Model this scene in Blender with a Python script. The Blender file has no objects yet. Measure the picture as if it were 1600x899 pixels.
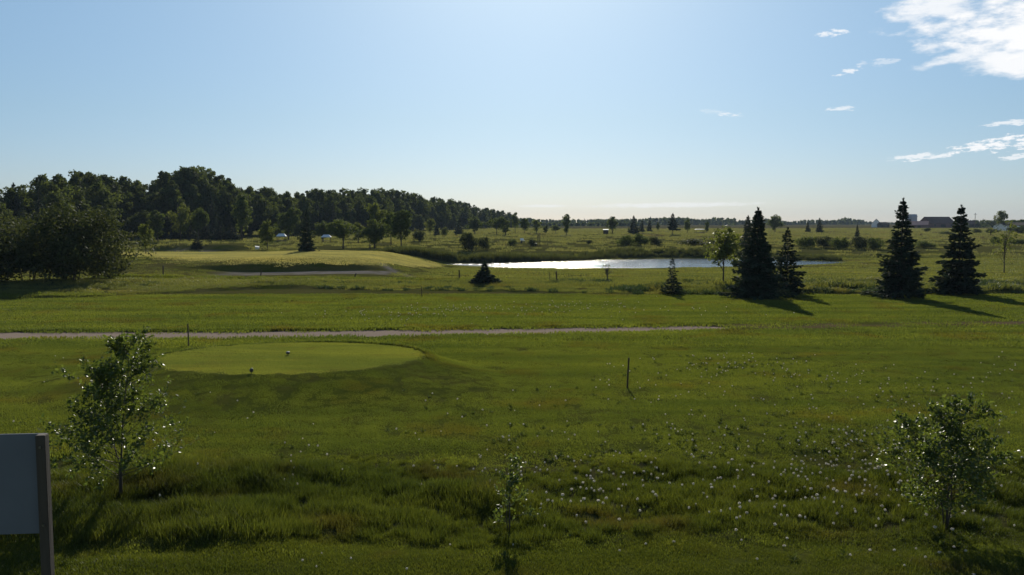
import bpy, bmesh, math, random
import numpy as np
from mathutils import Vector, Matrix

# ------------------------------------------------------------------ camera, world, sun, exposure
SC = bpy.context.scene
COL = SC.collection
R = math.radians
F = 1331.0                     # focal length in photograph pixels (1600 wide)
PITCH = R(4.4)
CAMZ = 4.8
cam_data = bpy.data.cameras.new('camera')
cam = bpy.data.objects.new('camera', cam_data)
COL.objects.link(cam)
cam.location = (0, 0, CAMZ)
cam.rotation_euler = (R(90) - PITCH, 0, 0)
cam_data.sensor_width = 36.0
cam_data.lens = 36.0 * F / 1600.0
cam_data.clip_start = 0.1
cam_data.clip_end = 9000
SC.camera = cam

SUN_EL, SUN_AZ = R(27.0), R(1.5)          # azimuth from +Y towards +X
SKY_STRENGTH = 0.0505
SUN_STRENGTH = 5.0
SC.view_settings.view_transform = 'Standard'
SC.view_settings.look = 'None'
SC.view_settings.exposure = 0.3
SC.view_settings.gamma = 1.0
SC.view_settings.use_curve_mapping = False
try:
    SC.cycles.use_denoising = True
    SC.cycles.max_bounces = 8
    SC.cycles.transparent_max_bounces = 8
    SC.cycles.volume_bounces = 0
    SC.cycles.sample_clamp_indirect = 6
    SC.cycles.caustics_reflective = False
    SC.cycles.caustics_refractive = False
except Exception:
    pass

sun_data = bpy.data.lights.new('sun', 'SUN')
sun_data.energy = SUN_STRENGTH
sun_data.angle = R(0.53)
sun_data.color = (1.0, 0.93, 0.80)
sun = bpy.data.objects.new('sun', sun_data)
COL.objects.link(sun)
to_sun = Vector((math.sin(SUN_AZ) * math.cos(SUN_EL), math.cos(SUN_AZ) * math.cos(SUN_EL), math.sin(SUN_EL)))
sun.rotation_euler = to_sun.to_track_quat('Z', 'Y').to_euler()


class NT:
    """tiny helper for node trees"""
    def __init__(self, tree):
        self.t = tree
        self.n = tree.nodes
        self.l = tree.links

    def new(self, typ, **kw):
        nd = self.n.new(typ)
        for k, v in kw.items():
            setattr(nd, k, v)
        return nd

    def put(self, sock, v):
        if isinstance(v, bpy.types.NodeSocket):
            self.l.new(v, sock)
        elif v is not None:
            sock.default_value = v

    def math(self, op, a, b=None, c=None, clamp=False):
        nd = self.new('ShaderNodeMath', operation=op)
        nd.use_clamp = clamp
        self.put(nd.inputs[0], a)
        if b is not None:
            self.put(nd.inputs[1], b)
        if c is not None:
            self.put(nd.inputs[2], c)
        return nd.outputs[0]

    def mix(self, f, a, b, blend='MIX'):
        nd = self.new('ShaderNodeMix', data_type='RGBA', blend_type=blend)
        self.put(nd.inputs[0], f)
        for s, v in ((nd.inputs[6], a), (nd.inputs[7], b)):
            if isinstance(v, (tuple, list)) and len(v) == 3:
                v = (*v, 1)
            self.put(s, v)
        return nd.outputs[2]

    def noise(self, vec, scale, detail=3.0, rough=0.55, dim='3D'):
        nd = self.new('ShaderNodeTexNoise')
        nd.noise_dimensions = dim
        self.put(nd.inputs['Vector'], vec)
        nd.inputs['Scale'].default_value = scale
        nd.inputs['Detail'].default_value = detail
        nd.inputs['Roughness'].default_value = rough
        return nd.outputs[0]

    def ramp(self, f, lo, hi, smooth=True):
        nd = self.new('ShaderNodeMapRange')
        nd.interpolation_type = 'SMOOTHSTEP' if smooth else 'LINEAR'
        self.put(nd.inputs[0], f)
        nd.inputs[1].default_value = lo
        nd.inputs[2].default_value = hi
        return nd.outputs[0]

    def scaled(self, vec, s):
        nd = self.new('ShaderNodeVectorMath', operation='MULTIPLY')
        self.put(nd.inputs[0], vec)
        nd.inputs[1].default_value = s
        return nd.outputs[0]

    def attr(self, name):
        nd = self.new('ShaderNodeAttribute')
        nd.attribute_name = name
        return nd.outputs['Fac']


def dir_angles(px, py):
    a, b = (px - 800) / F, (449.5 - py) / F
    cp, sp = math.cos(PITCH), math.sin(PITCH)
    v = Vector((a, cp + b * sp, -sp + b * cp)).normalized()
    return math.atan2(v.x, v.y), math.asin(v.z)


world = bpy.data.worlds.new('World')
SC.world = world
world.use_nodes = True
w = NT(world.node_tree)
w.n.clear()
sky = w.new('ShaderNodeTexSky', sky_type='NISHITA')
sky.sun_disc = False
sky.sun_elevation = SUN_EL
sky.sun_rotation = SUN_AZ
sky.altitude = 500
sky.air_density = 1.0
sky.dust_density = 0.42
sky.ozone_density = 1.6
tc = w.new('ShaderNodeTexCoord')
sep = w.new('ShaderNodeSeparateXYZ')
w.l.new(tc.outputs['Generated'], sep.inputs[0])
az = w.math('ARCTAN2', sep.outputs[0], sep.outputs[1])
el = w.math('ARCSINE', sep.outputs[2])
comb = w.new('ShaderNodeCombineXYZ')
w.put(comb.inputs[0], az)
w.put(comb.inputs[1], w.math('MULTIPLY', el, 2.6))
ca = comb.outputs[0]
n_big = w.noise(ca, 9.0, 6.0, 0.62)
n_fine = w.noise(ca, 42.0, 5.0, 0.6)
n_small = w.math('MULTIPLY', w.math('SUBTRACT', w.noise(w.scaled(ca, (1, 1.3, 1)), 75.0, 5.0, 0.65), 0.5), 6.5)
nn = w.math('ADD', w.math('MULTIPLY', w.math('SUBTRACT', n_big, 0.5), 3.2),
            w.math('MULTIPLY', w.math('SUBTRACT', n_fine, 0.5), 2.0))
# clouds of this sky: centre (given by where they are seen), half widths in degrees, tilt, opacity
CLOUDS = [
    (1600, 40, 6.6, 2.6, 0.10, 1.0), (1470, 14, 3.6, 0.9, 0.05, 0.85), (1640, 95, 6.5, 1.2, 0.12, 0.95),
    (1500, 86, 2.6, 0.55, -0.25, 0.8),
    (1296, 52, 0.95, 0.22, 0.0, 0.75), (1326, 112, 0.8, 0.2, -0.25, 0.75), (1376, 97, 1.2, 0.25, 0.0, 0.35),
    (1140, 179, 0.7, 0.16, 0.08, 0.75), (1110, 174, 0.8, 0.14, 0.1, 0.3), (1316, 170, 0.9, 0.17, -0.05, 0.6),
    (1440, 246, 1.9, 0.24, -0.04, 0.75), (1540, 226, 2.4, 0.33, -0.2, 0.95), (1580, 192, 1.6, 0.18, -0.02, 0.7),
    (1600, 243, 1.4, 0.2, -0.15, 0.7), (1640, 215, 3.2, 0.4, -0.15, 0.9),
    (1050, 320.5, 6.8, 0.21, -0.012, 0.6), (850, 322, 2.3, 0.13, 0.0, 0.5),
]
mask = None
cl_list = []
for px, py, wa, we, tilt, op in CLOUDS:
    a0, e0 = dir_angles(px, py)
    cl_list.append((a0, e0, R(wa), R(we), tilt, op))
# the same broken cloud goes on beyond the picture to the right and behind
for a0, e0, wa, we in ((42, 14, 7, 2.2), (55, 9, 6, 1.0), (66, 20, 9, 3), (95, 12, 8, 1.6), (140, 25, 12, 4), (200, 10, 9, 1.5), (-75, 16, 7, 1.8)):
    a0 = (a0 + 180) % 360 - 180
    cl_list.append((R(a0), R(e0), R(wa), R(we), -0.1, 0.9))
for a0, e0, wa, we, tilt, op in cl_list:
    da = w.math('SUBTRACT', az, a0)
    de = w.math('ADD', w.math('SUBTRACT', el, e0), w.math('MULTIPLY', da, tilt))
    u = w.math('MULTIPLY', da, 1 / wa)
    v = w.math('MULTIPLY', de, 1 / we)
    r2 = w.math('ADD', w.math('MULTIPLY', u, u), w.math('MULTIPLY', v, v))
    f = w.math('ADD', w.math('SUBTRACT', 1.0, r2), nn if we > R(0.5) else (w.math('MULTIPLY', n_small, 0.3 if wa > R(2.2) and we < R(0.25) else 1.0)))
    m = w.math('MULTIPLY', w.ramp(f, 0.0, 1.05), op)
    near = w.ramp(r2, 3.2, 1.4)
    m = w.math('MULTIPLY', m, near)
    mask = m if mask is None else w.math('MAXIMUM', mask, m)
skyc = sky.outputs[0]
# clear prairie air: bluer overhead, neutral instead of yellow at the horizon, the same all round
cr = w.new('ShaderNodeValToRGB')
w.put(cr.inputs[0], w.math('MULTIPLY', el, 1 / R(16)))
cr.color_ramp.elements[0].position = 0.0; cr.color_ramp.elements[0].color = (0.71, 0.85, 1.24, 1)
cr.color_ramp.elements[1].position = 0.9; cr.color_ramp.elements[1].color = (1.26, 1.42, 1.45, 1)
e_ = cr.color_ramp.elements.new(0.42); e_.color = (0.94, 1.09, 1.24, 1)
skyc = w.mix(1.0, skyc, cr.outputs[0], 'MULTIPLY')
skyc = w.mix(mask, skyc, (16.2, 16.3, 16.5))
bg = w.new('ShaderNodeBackground')
w.l.new(skyc, bg.inputs[0])
bg.inputs[1].default_value = SKY_STRENGTH
wo = w.new('ShaderNodeOutputWorld')
w.l.new(bg.outputs[0], wo.inputs[0])

rng = np.random.default_rng(7)
random.seed(7)

# ------------------------------------------------------------------ noise and terrain
_H = np.random.default_rng(3).random((512, 512))


def vnoise(x, y):
    x = np.asarray(x, float); y = np.asarray(y, float)
    xi = np.floor(x).astype(int); yi = np.floor(y).astype(int)
    fx = x - xi; fy = y - yi
    fx = fx * fx * (3 - 2 * fx); fy = fy * fy * (3 - 2 * fy)
    g = lambda i, j: _H[i & 511, j & 511]
    return (g(xi, yi) * (1 - fx) + g(xi + 1, yi) * fx) * (1 - fy) + (g(xi, yi + 1) * (1 - fx) + g(xi + 1, yi + 1) * fx) * fy


def fbm(x, y, o=3):
    s, a, t = 0, 1.0, 0
    for k in range(o):
        s = s + a * vnoise(x * 2 ** k + 17.3 * k, y * 2 ** k + 9.1 * k); t += a; a *= 0.5
    return s / t - 0.5


def sst(a, b, x):
    t = np.clip((np.asarray(x, float) - a) / (b - a), 0, 1)
    return t * t * (3 - 2 * t)


CP, SP = math.cos(PITCH), math.sin(PITCH)


def ray(px, py):
    a, b = (px - 800) / F, (449.5 - py) / F
    return np.array((a, CP + b * SP, -SP + b * CP))


def on_plane(px, py, z=0.0):
    d = ray(px, py)
    t = (z - CAMZ) / d[2]
    return d[0] * t, d[1] * t


WATER_Z = -0.95
POND_PX = [(690, 413), (740, 416.5), (800, 418.6), (900, 419.8), (960, 419.4), (1080, 418.3), (1180, 416.6), (1260, 414), (1322, 410.6),
           (1322, 409.4), (1250, 407.2), (1190, 405.4), (1100, 404.2), (1000, 404.8), (950, 406), (900, 408), (840, 409.8), (760, 411.6)]
POND = np.array([on_plane(px, py, WATER_Z) for px, py in POND_PX])


def poly_sd(P, x, y):
    """signed distance, negative inside"""
    x = np.asarray(x, float); y = np.asarray(y, float)
    d = np.full(x.shape, 1e18); inside = np.zeros(x.shape, bool)
    n = len(P)
    for i in range(n):
        ax, ay = P[i]; bx, by = P[(i + 1) % n]
        ex, ey = bx - ax, by - ay
        t = np.clip(((x - ax) * ex + (y - ay) * ey) / (ex * ex + ey * ey), 0, 1)
        d = np.minimum(d, (x - ax - t * ex) ** 2 + (y - ay - t * ey) ** 2)
        c = ((ay > y) != (by > y)) & (x < (bx - ax) * (y - ay) / (by - ay + 1e-12) + ax)
        inside ^= c
    d = np.sqrt(d)
    return np.where(inside, -d, d)


def line_y(P):
    P = sorted(P)
    xs = [p[0] for p in P]; ys = [p[1] for p in P]
    return lambda x: np.interp(x, xs, ys)


# cart path below the tee, track in the rough, cart path below the green
PATH1 = line_y([on_plane(*q) for q in ((-500, 529), (0, 524.5), (300, 522), (560, 519.8), (800, 517), (1000, 513.7), (1140, 511.6), (1400, 508), (1800, 504))])
PATH2 = line_y([on_plane(*q) for q in ((-300, 494), (0, 487.5), (180, 481), (400, 473), (520, 469), (640, 464.5), (800, 462))])
PATH3 = line_y([on_plane(*q) for q in ((-200, 433), (160, 433.5), (260, 435), (420, 437.5), (560, 438.5), (720, 439.5), (900, 440), (1110, 440.5), (1300, 441), (1600, 441))])
X1END = on_plane(1142, 511.6)[0]
X2END = on_plane(640, 464)[0]
X3END = on_plane(1100, 440)[0]
X3BEG = on_plane(150, 433.5)[0]


def path_mask(x, y, k, grow=0.0):
    if k == 1:
        half = np.interp(x, [-30, X1END - 1.5, X1END], [1.35, 1.15, 0.2])
        s = np.abs(y - PATH1(x) - 0.25 * fbm(x * 0.35, y * 0 + 3, 2))
        on = (x < X1END)
    elif k == 2:
        half = 0.16 + 0.7 * np.maximum(fbm(x * 0.35, y * 0 + 8, 2), -0.45)
        s = np.abs(y - PATH2(x) - 0.6 * fbm(x * 0.25, y * 0 + 5, 2))
        on = (x < X2END)
    else:
        half = np.interp(x, [X3BEG, -8, X3END], [0.7, 0.6, 0.25])
        s = np.abs(y - PATH3(x) - 0.4 * fbm(x * 0.2, y * 0 + 1, 2))
        on = (x < X3END) & (x > X3BEG)
    return (1 - sst(half + grow - 0.08, half + grow + 0.10, s)) * on


TEE_C, TEE_R = (-7.15, 27.35), (4.35, 3.35)


def tee_r(x, y):
    # egg-shaped plateau, a little turned
    c, s = math.cos(R(-4)), math.sin(R(-4))
    dx, dy = x - TEE_C[0], y - TEE_C[1]
    u, v = (dx * c - dy * s) / TEE_R[0], (dx * s + dy * c) / TEE_R[1]
    return np.sqrt(u * u + v * v + 1e-9)


def bunker_face(x):
    return 0.95 * (sst(-33, -25, x) * (1 - sst(-16.5, -9.5, x))) ** 0.7


def bunker_edge(x):
    return 82.6 + 0.8 * np.sin(x * 0.33 + 0.5) - 1.0 * sst(-25, -33, x)


def terrain(x, y, carve=True):
    x = np.asarray(x, float); y = np.asarray(y, float)
    left = 1 - sst(-16, -6, x)
    lo = np.interp(y, [-200, 0, 60, 75, 112, 150, 160, 200, 250, 300, 400, 600, 1000, 4000], [0, 0, 0, 0, 0.15, 0.5, 0.6, 0.85, 1.0, 1.15, 1.35, 1.5, 1.6, 1.6])
    hi = np.interp(y, [-200, 0, 62, 72, 103, 130, 137, 150, 160, 200, 250, 300, 400, 600, 1000, 4000],
                   [0, 0, 0, -0.05, -0.8, -0.75, -0.05, 0.35, 0.5, 0.8, 1.0, 1.15, 1.35, 1.5, 1.6, 1.6])
    z = lo * left + hi * (1 - left)
    far = sst(20, 60, y)
    z = z + fbm(x * 0.09, y * 0.09, 3) * 0.14 * (0.35 + far) + fbm(x * 0.02 + 5, y * 0.02, 2) * 0.35 * sst(130, 260, y)
    # long-grass belt below the house: a shallow swale with hummocks
    b = sst(11.6, 12.6, y) * (1 - sst(16.6, 18.4, y))
    z = z + b * (0.30 * fbm((x + y * 0.9) * 0.55, (y - x * 0.25) * 0.75, 3) - 0.06)
    # tee plateau: crisp rim, long near bank
    r = tee_r(x, y)
    near = sst(2, -4, y - TEE_C[1])
    out = 1.32 + 0.75 * near
    z = z + 0.46 * np.where(r < 1, 1.0, 1 - sst(1.0, 1.0, r) * 0) * (1 - np.clip((r - 1) / (out - 1), 0, 1)) ** 1.35 * np.where(r < 1, 1, 1)
    # green: mound with a steep bunker face on its near side
    gx = sst(-60, -46, x) * (1 - sst(-17, -6.5, x))
    A = bunker_face(x)
    edge = bunker_edge(x)
    face = A * (0.62 * sst(-0.1, 1.0, y - edge) + 0.38 * sst(0.3, 6.0, y - edge)) + (1 - A) * sst(72.5, 93, y)
    top = 0.95 + 0.28 * np.exp(-((x + 23) / 7.0) ** 2) + 0.004 * (y - 85)
    z = z + gx * face * top * (1 - sst(101, 122, y))
    z = z - gx * A * 0.06 * np.exp(-((y - edge + 2.0) / 2.4) ** 2)
    # second bunker far left
    e2 = 137 + 1.5 * np.sin(x * 0.3)
    k2 = sst(-60, -57, x) * (1 - sst(-45, -41, x))
    z = z + k2 * 0.75 * sst(-0.3, 1.5, y - e2) * (1 - sst(8, 22, y - e2))
    z = z - k2 * 0.35 * np.exp(-((y - e2 + 2.5) / 3.0) ** 2)
    # unmown rough starts with a small rise
    redge = np.interp(x, [-60, -28, -18, 5, 10, 60], [49, 53.5, 61, 57, 56.5, 58]) + 1.4 * fbm(x * 0.2, y * 0 + 2, 2)
    rough = sst(0, 0.45, y - redge) * (1 - sst(64, 72, y)) * (0.45 + 0.55 * sst(-0.12, 0.08, fbm(x * 0.16, y * 0 + 11, 2)))
    z = z + rough * (0.10 + 0.12 * sst(-8, -20, x) + (0.24 + 0.34 * sst(2, 14, x)) * np.maximum(fbm(x * 0.38, y * 0.5, 3), -0.22))
    # pond basin
    sd = poly_sd(POND, x, y)
    t = sst(-0.3, 5.0, sd)
    z = np.where(sd < 5.0, np.minimum(z, WATER_Z + 0.004 + (z - WATER_Z) * t), z)
    z = np.where(sd < 0, WATER_Z - 0.01 - 0.5 * sst(0, -5, sd), z)
    if carve:
        z = z - 0.12 * path_mask(x, y, 1, 0.06) - 0.22 * path_mask(x, y, 2, 0.05) - 0.30 * path_mask(x, y, 3, 0.05)
    return z


def hz(x, y):
    return float(terrain(np.array([x]), np.array([y]), False)[0])


def at(px, py):
    """where the line of sight of a photograph pixel meets the ground"""
    d = ray(px, py)
    yy = np.geomspace(6, 2500, 5000)
    t = yy / d[1]
    x = d[0] * t; z = CAMZ + d[2] * t
    hit = np.nonzero(terrain(x, yy, False) >= z)[0]
    i = hit[0] if len(hit) else len(yy) - 1
    return Vector((x[i], yy[i], hz(x[i], yy[i])))


def at_d(px, dist):
    x = (px - 800) / F * dist
    for _ in range(3):
        z = hz(x, dist)
        x = (px - 800) / F * (dist * CP - (z - CAMZ) * SP)
    return Vector((x, dist, hz(x, dist)))


def top_z(y, py):
    b = (449.5 - py) / F
    return CAMZ + y * (b * CP - SP) / (CP + b * SP)


def span(y, npx):
    return npx * y / F


# ------------------------------------------------------------------ materials
def material(name):
    m = bpy.data.materials.new(name)
    m.use_nodes = True
    t = NT(m.node_tree)
    t.n.clear()
    o = t.new('ShaderNodeOutputMaterial')
    return m, t, o


def simple(name, col, rough=0.7, var=0.25, scale=8.0, spec=0.08, metallic=0.0, bump=0.0):
    m, t, o = material(name)
    tc = t.new('ShaderNodeTexCoord')
    n = t.noise(tc.outputs['Object'], scale, 4)
    c = t.mix(n, tuple(v * (1 - var) for v in col), tuple(min(1, v * (1 + var)) for v in col))
    p = t.new('ShaderNodeBsdfPrincipled')
    t.l.new(c, p.inputs['Base Color'])
    p.inputs['Roughness'].default_value = rough
    p.inputs['Specular IOR Level'].default_value = spec
    p.inputs['Metallic'].default_value = metallic
    if bump:
        b = t.new('ShaderNodeBump')
        b.inputs['Strength'].default_value = bump
        b.inputs['Distance'].default_value = 0.02
        t.l.new(n, b.inputs['Height'])
        t.l.new(b.outputs[0], p.inputs['Normal'])
    t.l.new(p.outputs[0], o.inputs[0])
    return m


def wood(name, col):
    m, t, o = material(name)
    tc = t.new('ShaderNodeTexCoord')
    v = t.scaled(tc.outputs['Object'], (30, 30, 1.6))
    n = t.noise(v, 1.0, 5)
    c = t.mix(n, tuple(x * 0.55 for x in col), tuple(min(1, x * 1.4) for x in col))
    p = t.new('ShaderNodeBsdfPrincipled')
    t.l.new(c, p.inputs['Base Color'])
    p.inputs['Roughness'].default_value = 0.8
    b = t.new('ShaderNodeBump')
    b.inputs['Strength'].default_value = 0.4
    b.inputs['Distance'].default_value = 0.01
    t.l.new(n, b.inputs['Height'])
    t.l.new(b.outputs[0], p.inputs['Normal'])
    t.l.new(p.outputs[0], o.inputs[0])
    return m


def leafy(name, dark, light, trans=0.35, rough=0.55, spec=0.25, tint=None, patch=0.0, patch_col=(0.1, 0.05, 0.02), patch_scale=0.6):
    """leaves or blades: reflecting and letting light through; tone varies per leaf and per plant"""
    m, t, o = material(name)
    tone = t.attr('tone')
    oi = t.new('ShaderNodeObjectInfo')
    f = t.math('ADD', t.math('MULTIPLY', tone, 0.7), t.math('MULTIPLY', oi.outputs['Random'], 0.3))
    c = t.mix(f, dark, light)
    if patch:
        g = t.new('ShaderNodeNewGeometry')
        n = t.noise(g.outputs['Position'], patch_scale, 3)
        pf = t.math('MULTIPLY', t.ramp(n, 0.52, 0.68), patch)
        pf = t.math('MULTIPLY', pf, t.math('ADD', 0.4, t.math('MULTIPLY', oi.outputs['Random'], 0.8)))
        c = t.mix(pf, c, patch_col)
    if patch:
        bands = t.noise(t.scaled(g.outputs['Position'], (0.10, 0.55, 1)), 1.0, 4, 0.6)
        bl = t.ramp(bands, 0.30, 0.70)
        c = t.mix(bl, t.mix(1.0, c, (0.70, 0.76, 0.80), 'MULTIPLY'), t.mix(1.0, c, (1.20, 1.14, 1.0), 'MULTIPLY'))
    p = t.new('ShaderNodeBsdfPrincipled')
    t.l.new(c, p.inputs['Base Color'])
    p.inputs['Roughness'].default_value = rough
    p.inputs['Specular IOR Level'].default_value = spec
    tr = t.new('ShaderNodeBsdfTranslucent')
    tcx = t.mix(1.0, c, tint or (1.32, 1.25, 0.58), 'MULTIPLY')
    t.l.new(tcx, tr.inputs[0])
    mx = t.new('ShaderNodeMixShader')
    mx.inputs[0].default_value = trans
    t.l.new(p.outputs[0], mx.inputs[1])
    t.l.new(tr.outputs[0], mx.inputs[2])
    t.l.new(mx.outputs[0], o.inputs[0])
    return m


M = {}
M['forest'] = leafy('forest_leaves', (0.028, 0.042, 0.018), (0.10, 0.125, 0.042), 0.38, 0.8, 0.08)
M['tree'] = leafy('tree_leaves', (0.040, 0.062, 0.018), (0.115, 0.145, 0.042), 0.36, 0.8, 0.1)
M['pale'] = leafy('pale_leaves', (0.065, 0.088, 0.026), (0.145, 0.165, 0.05), 0.42, 0.8, 0.1)
M['young'] = leafy('young_leaves', (0.062, 0.086, 0.022), (0.125, 0.15, 0.042), 0.45)
M['willow'] = leafy('willow_leaves', (0.034, 0.046, 0.021), (0.085, 0.098, 0.042), 0.28, 0.8, 0.1)
M['sapling'] = leafy('sapling_leaves', (0.05, 0.08, 0.02), (0.13, 0.165, 0.04), 0.45, 0.40, 0.5)
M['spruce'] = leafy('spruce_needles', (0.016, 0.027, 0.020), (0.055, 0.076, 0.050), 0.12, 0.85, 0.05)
M['reed'] = leafy('reed_blades', (0.04, 0.052, 0.02), (0.11, 0.12, 0.045), 0.32)
M['lawn'] = leafy('lawn_blades', (0.066, 0.092, 0.022), (0.146, 0.178, 0.043), 0.5, 0.5, 0.2, None, 0.55, (0.105, 0.075, 0.022), 0.35)
M['long'] = leafy('long_grass_blades', (0.032, 0.052, 0.011), (0.120, 0.142, 0.029), 0.43, 0.5, 0.25, None, 0.5, (0.105, 0.07, 0.03), 0.42)
M['rough'] = leafy('rough_grass_blades', (0.095, 0.112, 0.038), (0.185, 0.20, 0.072), 0.45, 0.5, 0.2, None, 0.4, (0.12, 0.09, 0.04), 0.25)
M['teegrass'] = leafy('tee_blades', (0.13, 0.16, 0.044), (0.225, 0.25, 0.078), 0.5, 0.6, 0.12, None, 0.35, (0.17, 0.145, 0.06), 0.9)
M['meadow'] = leafy('meadow_blades', (0.13, 0.138, 0.052), (0.225, 0.22, 0.092), 0.45, 0.6, 0.1, (1.15, 1.15, 0.7), 0.5, (0.17, 0.13, 0.07), 0.06)
M['greengrass'] = leafy('green_blades', (0.33, 0.30, 0.125), (0.41, 0.365, 0.17), 0.45, 0.6, 0.1, (1.1, 1.1, 0.75), 0.25, (0.24, 0.24, 0.09), 0.12)
M['weedleaf'] = leafy('weed_leaves', (0.035, 0.055, 0.026), (0.09, 0.12, 0.05), 0.22, 0.7, 0.2, (1.1, 1.2, 0.7))
M['bark'] = wood('bark', (0.075, 0.06, 0.045))
M['post'] = wood('weathered_post', (0.055, 0.043, 0.034))
M['stake'] = wood('stake_wood', (0.05, 0.035, 0.02))
M['fluff'] = leafy('seed_fluff', (0.5, 0.47, 0.40), (0.84, 0.79, 0.69), 0.45, 0.8, 0.1, (1, 1, 1))
M['stem'] = simple('flower_stem', (0.10, 0.10, 0.03))
M['panel'] = simple('sign_panel', (0.135, 0.147, 0.172), 0.65, 0.16, 1.7)
M['bolt'] = simple('bolt_steel', (0.12, 0.12, 0.12), 0.4, 0.1, 8, 0.5, 0.8)
M['white'] = simple('white_paint', (0.8, 0.8, 0.78), 0.7, 0.05)
M['greyroof'] = simple('pale_roof', (0.62, 0.62, 0.62), 0.45, 0.1, 2)
M['darkwood'] = simple('dark_boards', (0.05, 0.042, 0.035), 0.8, 0.3, 3)
M['brownroof'] = simple('brown_roof', (0.13, 0.075, 0.065), 0.75, 0.25, 0.6)
M['pinkroof'] = simple('faded_roof', (0.34, 0.21, 0.19), 0.7, 0.2, 0.6)
M['barn'] = simple('barn_boards', (0.15, 0.085, 0.08), 0.8, 0.25, 0.8)
M['greywall'] = simple('grey_cladding', (0.36, 0.38, 0.42), 0.7, 0.15, 0.8)
M['darkball'] = simple('marker_dark', (0.02, 0.02, 0.015), 0.35, 0.2, 30, 0.5)
M['yellow'] = simple('marker_highlight', (0.72, 0.65, 0.35), 0.4, 0.1)
M['greycap'] = simple('marker_grey', (0.30, 0.30, 0.32), 0.5, 0.1)
M['glass'] = simple('window_glass', (0.03, 0.035, 0.045), 0.15, 0.1, 1, 0.6)


def ground_material():
    m, t, o = material('ground_cover')
    g = t.new('ShaderNodeNewGeometry')
    P = g.outputs['Position']
    n1 = t.noise(P, 0.05, 3)
    n2 = t.noise(P, 0.55, 4, 0.6)
    n3 = t.noise(P, 5.0, 4, 0.7)
    ns = t.noise(t.scaled(P, (0.05, 1.1, 1)), 1.0, 3)       # mowing and wheel streaks across the view
    c = t.mix(t.ramp(n1, 0.3, 0.7), (0.070, 0.084, 0.014), (0.110, 0.112, 0.022))
    c = t.mix(t.math('MULTIPLY', t.ramp(n2, 0.45, 0.72), 0.55), c, (0.115, 0.098, 0.026))
    c = t.mix(t.math('MULTIPLY', t.ramp(ns, 0.5, 0.72), 0.30), c, (0.075, 0.088, 0.02))
    c = t.mix(t.math('MULTIPLY', t.ramp(n3, 0.42, 0.7), 0.45), c, (0.035, 0.044, 0.010))
    c = t.mix(t.attr('fine'), c, t.mix(n2, (0.112, 0.125, 0.024), (0.145, 0.145, 0.032)))
    c = t.mix(t.attr('green'), c, t.mix(n2, (0.175, 0.15, 0.052), (0.225, 0.185, 0.068)))
    c = t.mix(t.math('MULTIPLY', t.attr('dry'), t.ramp(t.noise(t.scaled(P, (0.35, 1.0, 1)), 0.9, 4), 0.3, 0.62)), c, (0.165, 0.118, 0.066))
    c = t.mix(t.attr('sand'), c, t.mix(n3, (0.20, 0.165, 0.135), (0.32, 0.275, 0.235)))
    c = t.mix(t.attr('soil_shade'), c, t.mix(n3, (0.035, 0.030, 0.018), (0.075, 0.062, 0.04)))
    p = t.new('ShaderNodeBsdfDiffuse')
    t.l.new(c, p.inputs['Color'])
    p.inputs['Roughness'].default_value = 0.6
    b = t.new('ShaderNodeBump')
    b.inputs['Strength'].default_value = 0.7
    b.inputs['Distance'].default_value = 0.12
    t.l.new(t.math('ADD', t.math('MULTIPLY', n3, 0.5), t.math('MULTIPLY', n2, 0.7)), b.inputs['Height'])
    t.l.new(b.outputs[0], p.inputs['Normal'])
    t.l.new(p.outputs[0], o.inputs[0])
    return m


def path_material():
    m, t, o = material('gravel')
    g = t.new('ShaderNodeNewGeometry')
    P = g.outputs['Position']
    n = t.noise(P, 14.0, 4, 0.7)
    n2 = t.noise(t.scaled(P, (0.4, 1.6, 1)), 1.0, 4, 0.65)
    c = t.mix(n, (0.145, 0.117, 0.095), (0.26, 0.208, 0.172))
    c = t.mix(t.math('MULTIPLY', t.ramp(n2, 0.55, 0.75), 0.6), c, (0.085, 0.075, 0.04))
    p = t.new('ShaderNodeBsdfDiffuse')
    t.l.new(c, p.inputs['Color'])
    b = t.new('ShaderNodeBump')
    b.inputs['Strength'].default_value = 0.6
    b.inputs['Distance'].default_value = 0.03
    t.l.new(n, b.inputs['Height'])
    t.l.new(b.outputs[0], p.inputs['Normal'])
    t.l.new(p.outputs[0], o.inputs[0])
    return m


def water_material():
    m, t, o = material('pond_water')
    g = t.new('ShaderNodeNewGeometry')
    P = g.outputs['Position']
    p = t.new('ShaderNodeBsdfPrincipled')
    p.inputs['Base Color'].default_value = (0.012, 0.02, 0.03, 1)
    p.inputs['IOR'].default_value = 1.33
    p.inputs['Roughness'].default_value = 0.12
    n = t.noise(t.scaled(P, (1.0, 1.6, 1)), 2.2, 4, 0.6)
    n2 = t.noise(t.scaled(P, (0.10, 0.35, 1)), 1.0, 3, 0.5)
    # wind ripples fade towards the sheltered far shore
    b = t.new('ShaderNodeBump')
    t.put(b.inputs['Strength'], t.math('ADD', 0.35, t.math('MULTIPLY', t.ramp(n2, 0.3, 0.6), 0.65)))
    b.inputs['Distance'].default_value = 0.09
    t.l.new(n, b.inputs['Height'])
    t.l.new(b.outputs[0], p.inputs['Normal'])
    t.l.new(p.outputs[0], o.inputs[0])
    return m


M['ground'] = ground_material()
M['path'] = path_material()
M['water'] = water_material()


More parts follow.
